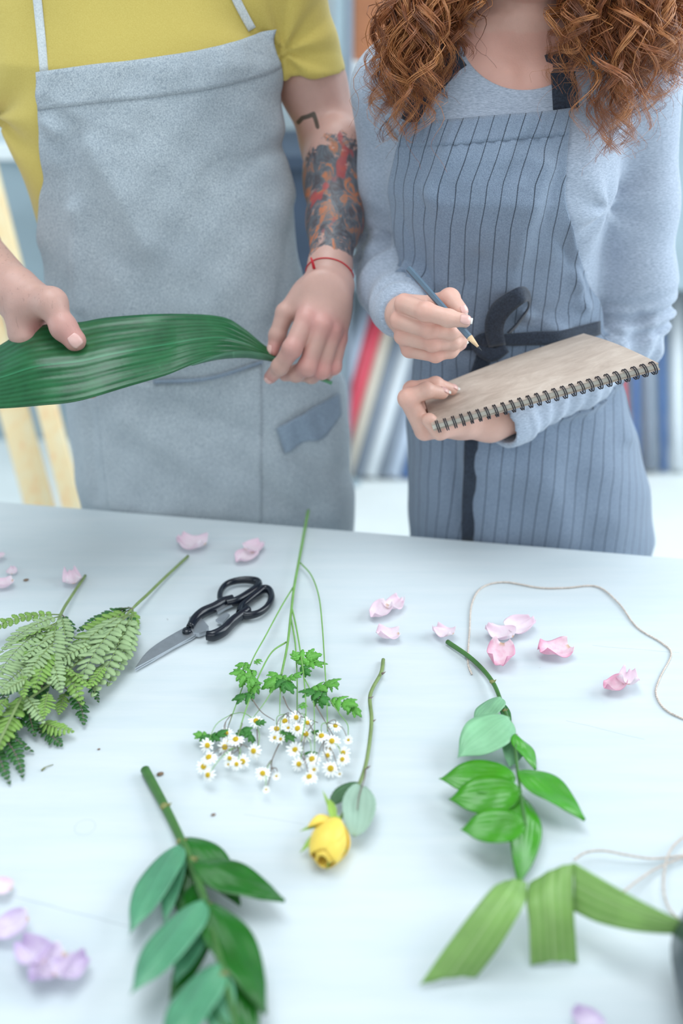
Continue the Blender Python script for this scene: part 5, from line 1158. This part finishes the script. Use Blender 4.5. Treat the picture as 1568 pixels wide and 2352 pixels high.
stem_px([(840, 1765, .014), (836, 1790, .020), (824, 1830, .024), (820, 1860, .023)], .0008, .0005, M['stem_brown'], 'leaf_stalk', rose, 6)
bc0, bc1 = T(772, 1888, .020), T(742, 1978, .014); ax = (bc1 - bc0); Lb = ax.length; ax.normalize(); R_ = ax.to_track_quat('Z', 'Y').to_matrix().to_4x4()
for k, (rr, l0, ph, open_) in enumerate([(.0150, .98, .3, 0), (.0160, .95, 2.4, .05), (.0166, .92, 4.4, .08), (.0128, 1.04, 1.2, -.1), (.0105, 1.06, 3.4, -.2), (.0075, 1.07, 5.2, -.3)]):
    b = MB(); rows = []
    for i in range(19):
        t = i / 18; row = []
        for j in range(25):
            a = ph + (j / 24 - .5) * 3.6 * (1 - .25 * t * t); q = rr * (math.sin(math.pi * (.10 + .68 * t)) ** .8) * (1 + open_ * t * t) * (1 + .06 * (j / 24)); zz = Lb * l0 * (t - .10 * ((j / 24 - .5) * 2) ** 4 * t)
            row.append(bc0 + (R_ @ Vector((q * math.cos(a), q * math.sin(a), zz + .0012 * math.sin(a * 3) * t))))
        rows.append(row)
    b.grid(rows); thick(b.build('petal', M['rose'], rose), .0006)
b = MB(); blade(b, T(772, 1893, .022), T(706, 1902, .018), .017, (0, .4, 1), .12, .5, 0, 'round'); thick(b.build('bent_petal', M['rose'], rose), .0006)
for (u1, v1, h, w) in ((688, 1910, .012, .006), (688, 1960, .006, .008), (756, 1835, .024, .008), (795, 1958, .010, .006), (752, 2000, .006, .006), (740, 1815, .02, .003)):
    b = MB(); blade(b, T(768, 1892, .022), T(u1, v1, h), w, (0, 0, 1), .06, .4, 0, 'lance', 14, 7); thick(b.build('sepal', M['sepal'], rose))
b = MB(); b.tube([T(778, 1885, .018), bc0 - ax * .002, bc0 + ax * .004], [.002, .0052, .0062], 14); b.build('calyx', M['sepal'], rose)

# scissors
sc = thing('scissors', 'black handled kitchen scissors lying closed on the white table', 'scissors', T(470, 1430, 0))
def closed_tube(pix, h, r, n=5, flat=1.2):
    L = smoothline([T(u, v, h) for u, v in pix + [pix[0]]], n); b = MB(); b.tube(L, r, 12, False, flat); return b
H = .009
blade1 = [(311, 1546), (330, 1518), (352, 1497), (385, 1475), (415, 1458), (440, 1446), (458, 1458), (444, 1471), (420, 1485), (385, 1505), (345, 1527)]
b = MB(); P_ = V3(smoothline([T(u, v, 0) for u, v in blade1], 3)); b.prism(P_, .005, .0072); b.build('blade', M['steel'], sc, False)
blade2 = [(311, 1546), (345, 1510), (380, 1485), (420, 1462), (446, 1450), (460, 1460), (440, 1474), (400, 1494), (350, 1524)]
b = MB(); b.prism(V3([T(u, v, 0) for u, v in blade2]), .0022, .0044); b.build('blade', M['steel'], sc, False)
b = MB(); b.prism(V3([T(u, v, 0) for u, v in [(432, 1450), (436, 1430), (452, 1425), (468, 1437), (480, 1452), (474, 1462), (458, 1468), (444, 1466)]]), .003, .0085); b.build('bolster', M['steel'], sc, False)
b = MB(); b.lathe([(0, .0115), (.0045, .0112), (.0056, .0098), (.0058, .006)], T(430, 1463, 0), 20); b.build('pivot_screw', M['blackplastic'], sc)
def handle(arm, loop, ra, rl):
    b = MB(); b.tube(V3(smoothline([T(u, v, H) for u, v in arm], 6)), [x for x in np.interp(np.arange((len(arm) - 1) * 6 + 1), np.arange(len(arm)) * 6, ra)], 12, True, 1.25)
    L = V3(smoothline([T(u, v, H) for u, v in loop + [loop[0]]], 6)); n = len(L); b.tube(L, [x for x in np.interp(np.arange(n), np.linspace(0, n - 1, len(rl)), rl)], 12, False, 1.25); b.build('handle', M['blackplastic'], sc)
handle([(436, 1442), (447, 1423), (466, 1407), (492, 1395), (512, 1384), (535, 1376)], [(520, 1386), (506, 1376), (507, 1358), (520, 1342), (543, 1334), (570, 1332), (592, 1337), (590, 1350), (570, 1366), (545, 1380)], [.0048, .0055, .0058, .0055, .0058, .005], [.0044, .0038, .0036, .0036, .0038, .0042, .0048, .0052, .0055, .0052, .0044])
handle([(474, 1460), (490, 1460), (513, 1449), (532, 1430), (552, 1414), (570, 1400)], [(550, 1409), (566, 1414), (592, 1409), (613, 1394), (623, 1374), (619, 1357), (606, 1353), (590, 1364), (570, 1380), (555, 1394)], [.0048, .0058, .0060, .0058, .0056, .005], [.0046, .0042, .0038, .0038, .0042, .0046, .0048, .0044, .0042, .0046, .0046])
b = MB()
for (pp) in ([(496, 1410), (530, 1388), (548, 1384), (542, 1398), (520, 1408), (500, 1420)], [(496, 1436), (520, 1420), (528, 1424), (512, 1444)]): b.prism(V3([T(u, v, 0) for u, v in pp]), .005, .0085)
b.build('nut_cracker_teeth', M['steel'], sc, False)

# twine
def twine(pts, label, r=.0011):
    root = thing('twine', label, 'twine', T(pts[2][0], pts[2][1], 0)); L = V3(smoothline([T(u, v, h) for u, v, h in pts], 10)); b = MB(); b.tube(L, r * .8, 8)
    b.build('cord', M['twine'], root); b = MB(); n = 0
    for q in (0, 3.14):
        P_ = []; prev = None; s_ = 0
        for i in range(len(L) - 1):
            d = (L[i + 1] - L[i]); sd = d.cross(Vector((0, 0, 1))).normalized(); up = Vector((0, 0, 1))
            for k in range(4):
                P_.append(L[i] + d * k / 4 + (sd * math.cos(s_ + q) + up * math.sin(s_ + q)) * r * .55); s_ += d.length / 4 / .0034 * 3.14
        b.tube(P_, r * .62, 6)
    b.build('strand', M['twine'], root)
twine([(1083, 1549, .0015), (1074, 1518, .0015), (1078, 1450, .0015), (1083, 1388, .002), (1106, 1350, .0015), (1158, 1337, .0015), (1240, 1350, .0015), (1300, 1350, .0015), (1370, 1347, .0015), (1420, 1385, .002), (1462, 1440, .0015), (1520, 1477, .0015), (1541, 1503, .0015), (1516, 1555, .0015), (1506, 1592, .0015), (1526, 1628, .0015), (1572, 1652, .0015), (1640, 1672, .0015)], 'thin loop of natural jute twine curving over the far right of the table')
twine([(1318, 1975, .012), (1345, 1958, .012), (1385, 1954, .012), (1440, 1964, .010), (1500, 1972, .006), (1570, 1964, .003), (1650, 1950, .002)], 'jute twine strand starting at the peak of the green leaf strip', .0010)
twine([(1432, 2048, .012), (1465, 2022, .010), (1505, 1996, .006), (1570, 1968, .006), (1650, 1940, .003)], 'jute twine strand leaving the upper edge of the right hand green strip', .0010)
twine([(1620, 1890, .003), (1570, 1922, .006), (1540, 1952, .008), (1526, 1995, .012), (1524, 2050, .010), (1540, 2092, .006), (1572, 2118, .003), (1640, 2140, .002)], 'jute twine loop crossing the other strands at the right edge', .0010)

# green leaf strips folded like a ribbon
rb = thing('folded_leaf_strip', 'pale green leaf folded into three ribbon like strips at the near right', 'leaf', T(1260, 2100, 0))
def strip(edgeA, edgeB, name='strip', nc=14):
    A_ = smoothline([T(*p) for p in edgeA], 6); B_ = smoothline([T(*p) for p in edgeB], 6); b = MB(); rows = []
    for i in range(len(A_)):
        a, c = Vector(A_[i]), Vector(B_[i]); rows.append([a.lerp(c, j / nc) + Vector((0, 0, .0006 * math.sin(j / nc * 19) * (1 if 0 < j < nc else 0) + .004 * math.sin(j / nc * 3.14))) for j in range(nc + 1)])
    b.grid(rows); o = b.build(name, M['ribbon'], rb); thick(o, .0006)
strip([(1155, 2026, .030), (1130, 2040, .050), (1080, 2100, .046), (1020, 2180, .026), (962, 2264, .004)], [(1210, 2028, .026), (1206, 2070, .048), (1180, 2120, .046), (1140, 2185, .028), (1094, 2244, .006)])
strip([(1214, 2030, .034), (1208, 2070, .042), (1214, 2120, .034), (1216, 2175, .018), (1218, 2218, .003)], [(1318, 1982, .060), (1316, 2040, .050), (1318, 2100, .040), (1322, 2160, .022), (1326, 2212, .003)])
strip([(1317, 1981, .060), (1380, 2018, .064), (1450, 2058, .066), (1520, 2094, .066), (1590, 2126, .068)], [(1316, 2092, .034), (1370, 2118, .040), (1440, 2136, .046), (1510, 2144, .050), (1590, 2146, .056)])
vs = thing('vase', 'dark teal glazed vase cut by the near right corner of the frame', 'vase', (T(1760, 2345, 0)))
b = MB(); b.lathe([(r_ * 1.15, z_ * .9) for r_, z_ in [(0, .001), (.048, .001), (.060, .02), (.068, .06), (.060, .11), (.040, .15), (.034, .17), (.040, .185), (.036, .184), (.030, .17), (.036, .15), (.055, .11), (.06, .06), (.05, .02), (0, .012)]], T(1760, 2345, 0), 40); b.build('vase_body', M['vase'], vs)

# loose petals
def petal(u, v, size, rot, mat, label, h=.002, curl=.5, tilt=0.0, ruf=.10, asp=.85, seed=0):
    r_ = np.random.RandomState(seed + int(u)); s = px(size * 1.18, v); b = MB(); rows = []; a_ = []; Rz = Matrix.Rotation(rot, 4, 'Z') @ Matrix.Rotation(tilt, 4, 'X'); n = 17; m = 17; ph = r_.rand(4) * 6.28
    pts = []
    for i in range(n):
        t = i / (n - 1)
        for j in range(m):
            a = (j / (m - 1) - .5) * 2; w = asp * s * .5 * (math.sin(math.pi * (.10 + .80 * t ** .75)) ** .6) * (1 if t < .9 else 1)
            e = max(abs(a), t); y = s * (t - .5) - .12 * s * a * a * t; z = s * (curl * (.30 * a * a + .26 * (2 * t - 1) ** 2)) + ruf * s * e ** 4 * math.sin(a * 6 + t * 5 + ph[0]) * .8 + .035 * s * math.sin(a * 9 + ph[1]) * t
            pts.append(Rz @ Vector((a * w, y, z))); a_.append(-max(0, 1 - t * 8) * (1 if abs(a) < .35 else 0) if t < .12 else (e ** 3) * .8)
    zm = min(p.z for p in pts); c = T(u, v, h); pts = [p + Vector((c.x, c.y, c.z - zm)) for p in pts]
    f = [(i * m + j, i * m + j + 1, (i + 1) * m + j + 1, (i + 1) * m + j) for i in range(n - 1) for j in range(m - 1)]
    c0 = Vector((c.x, c.y, c.z)); pts2 = [p - c0 for p in pts]
    o = mesh('petal', pts2, f, M[mat], None, attrs={'tint': a_}); o.location = c0; mod(o, 'SOLIDIFY', thickness=.0003, offset=0); tag(o, label, 'petal', 'fallen flower petals')
PT = [(440, 1256, 62, 1.2, 'petal', 'pink petal at the end of the long fern stem', .7), (562, 1286, 52, 2.6, 'petal', 'pale pink petal above the scissor handles, the nearer of two', .6), (583, 1266, 46, -.8, 'petal', 'pale pink petal above the scissor handles, the farther of two', .8),
      (166, 1336, 44, .4, 'petal', 'whitish petal beside the short fern stem', .9), (8, 1348, 40, 2.2, 'petal', 'pink petal at the far left edge, above the ferns', .8), (-3, 1282, 26, 1.2, 'petal', 'tiny sliver of petal at the left edge near the back of the table', .6), (28, 1312, 24, .2, 'petal', 'small flat petal scrap near the far left edge', .3),
      (872, 1412, 50, 2.4, 'petal', 'crumpled blush petal left in the pair right of the feverfew', .8), (905, 1394, 48, -.7, 'petal', 'pale petal right in the pair right of the feverfew', .6), (888, 1464, 46, 1.7, 'petal', 'blush petal lying alone below the crumpled pair', .8),
      (1018, 1458, 46, .9, 'petal', 'small pale petal touching the cut tip of the right ruscus stem', .6), (1145, 1462, 58, 1.0, 'petal', 'upper left lilac pink petal of the cluster beside the twine', .7), (1196, 1443, 62, -1.2, 'petal', 'palest petal at the top of the cluster beside the twine', .5),
      (1148, 1516, 64, 2.9, 'petal_pink', 'rounded pink edged petal at the bottom of the cluster beside the twine', .8), (1270, 1498, 68, 1.9, 'petal_pink', 'single bright pink petal right of the petal cluster', .5),
      (1408, 1582, 46, 1.9, 'petal_pink', 'small folded pink petal at right, the left one of the pair', .9), (1440, 1568, 52, -.3, 'petal', 'standing pale petal at right, the right one of the pair', .9),
      (0, 2042, 48, 1.4, 'petal', 'white petal cut by the left edge, above the lilac ones', .6), (24, 2138, 76, 2.0, 'petal_lilac', 'lilac petal with a dark base at the left edge, near the bottom', .6), (76, 2200, 78, .9, 'petal_lilac', 'curled lilac petal, left one of the touching near left group', .9),
      (112, 2236, 84, 2.5, 'petal_lilac', 'curled lilac petal, middle one of the touching near left group', .8), (165, 2232, 72, -.9, 'petal_lilac', 'pale lilac petal, right one of the touching near left group', .7), (1345, 2352, 66, .8, 'petal_lilac', 'lilac petal cut by the bottom edge below the leaf strips', .6)]
for i, a in enumerate(PT): petal(a[0], a[1], a[2], a[3], a[4], a[5], curl=a[6], h=.001 + .0003 * i, tilt=.15 * math.sin(i * 2.3), seed=i * 7)
# crumbs and scratches
for i, (u, v, s_, lab) in enumerate([(368, 1780, .0022, 'dried brown bud lying beside the thick cut stem'), (60, 1334, .0022, 'grey green crumb on the table near the far left petals'), (490, 1873, .0014, 'tiny dark crumb between the dark branch and the rose'), (227, 1722, .0010, 'tiny dark speck right of the fern tips')]):
    c = T(u, v, 0); b = MB(); b.lathe([(s_ * math.sin(t) * (1 + .3 * math.sin(t * 5)), s_ * .6 * (1 - math.cos(t))) for t in [math.pi * k / 7 for k in range(8)]], (0, 0, .0002), 8, Matrix.Scale(1.5, 4, (1, .4, 0))); o = b.build('crumb', M['crumb'], None); o.location = c; tag(o, lab, 'plant crumb', 'crumbs on the table')
c = T(98, 1768, .0); b = MB(); b.tube(V3(smoothline([T(95, 1770, .001) - c, T(105, 1762, .002) - c, T(122, 1756, .001) - c], 4)), [.0009] * 4 + [.0004] * 5, 6); o = b.build('dry_stalk', M['node'], None); o.location = c; tag(o, 'thin dry stalk lying below the fern tips on the white table', 'plant crumb', 'crumbs on the table')
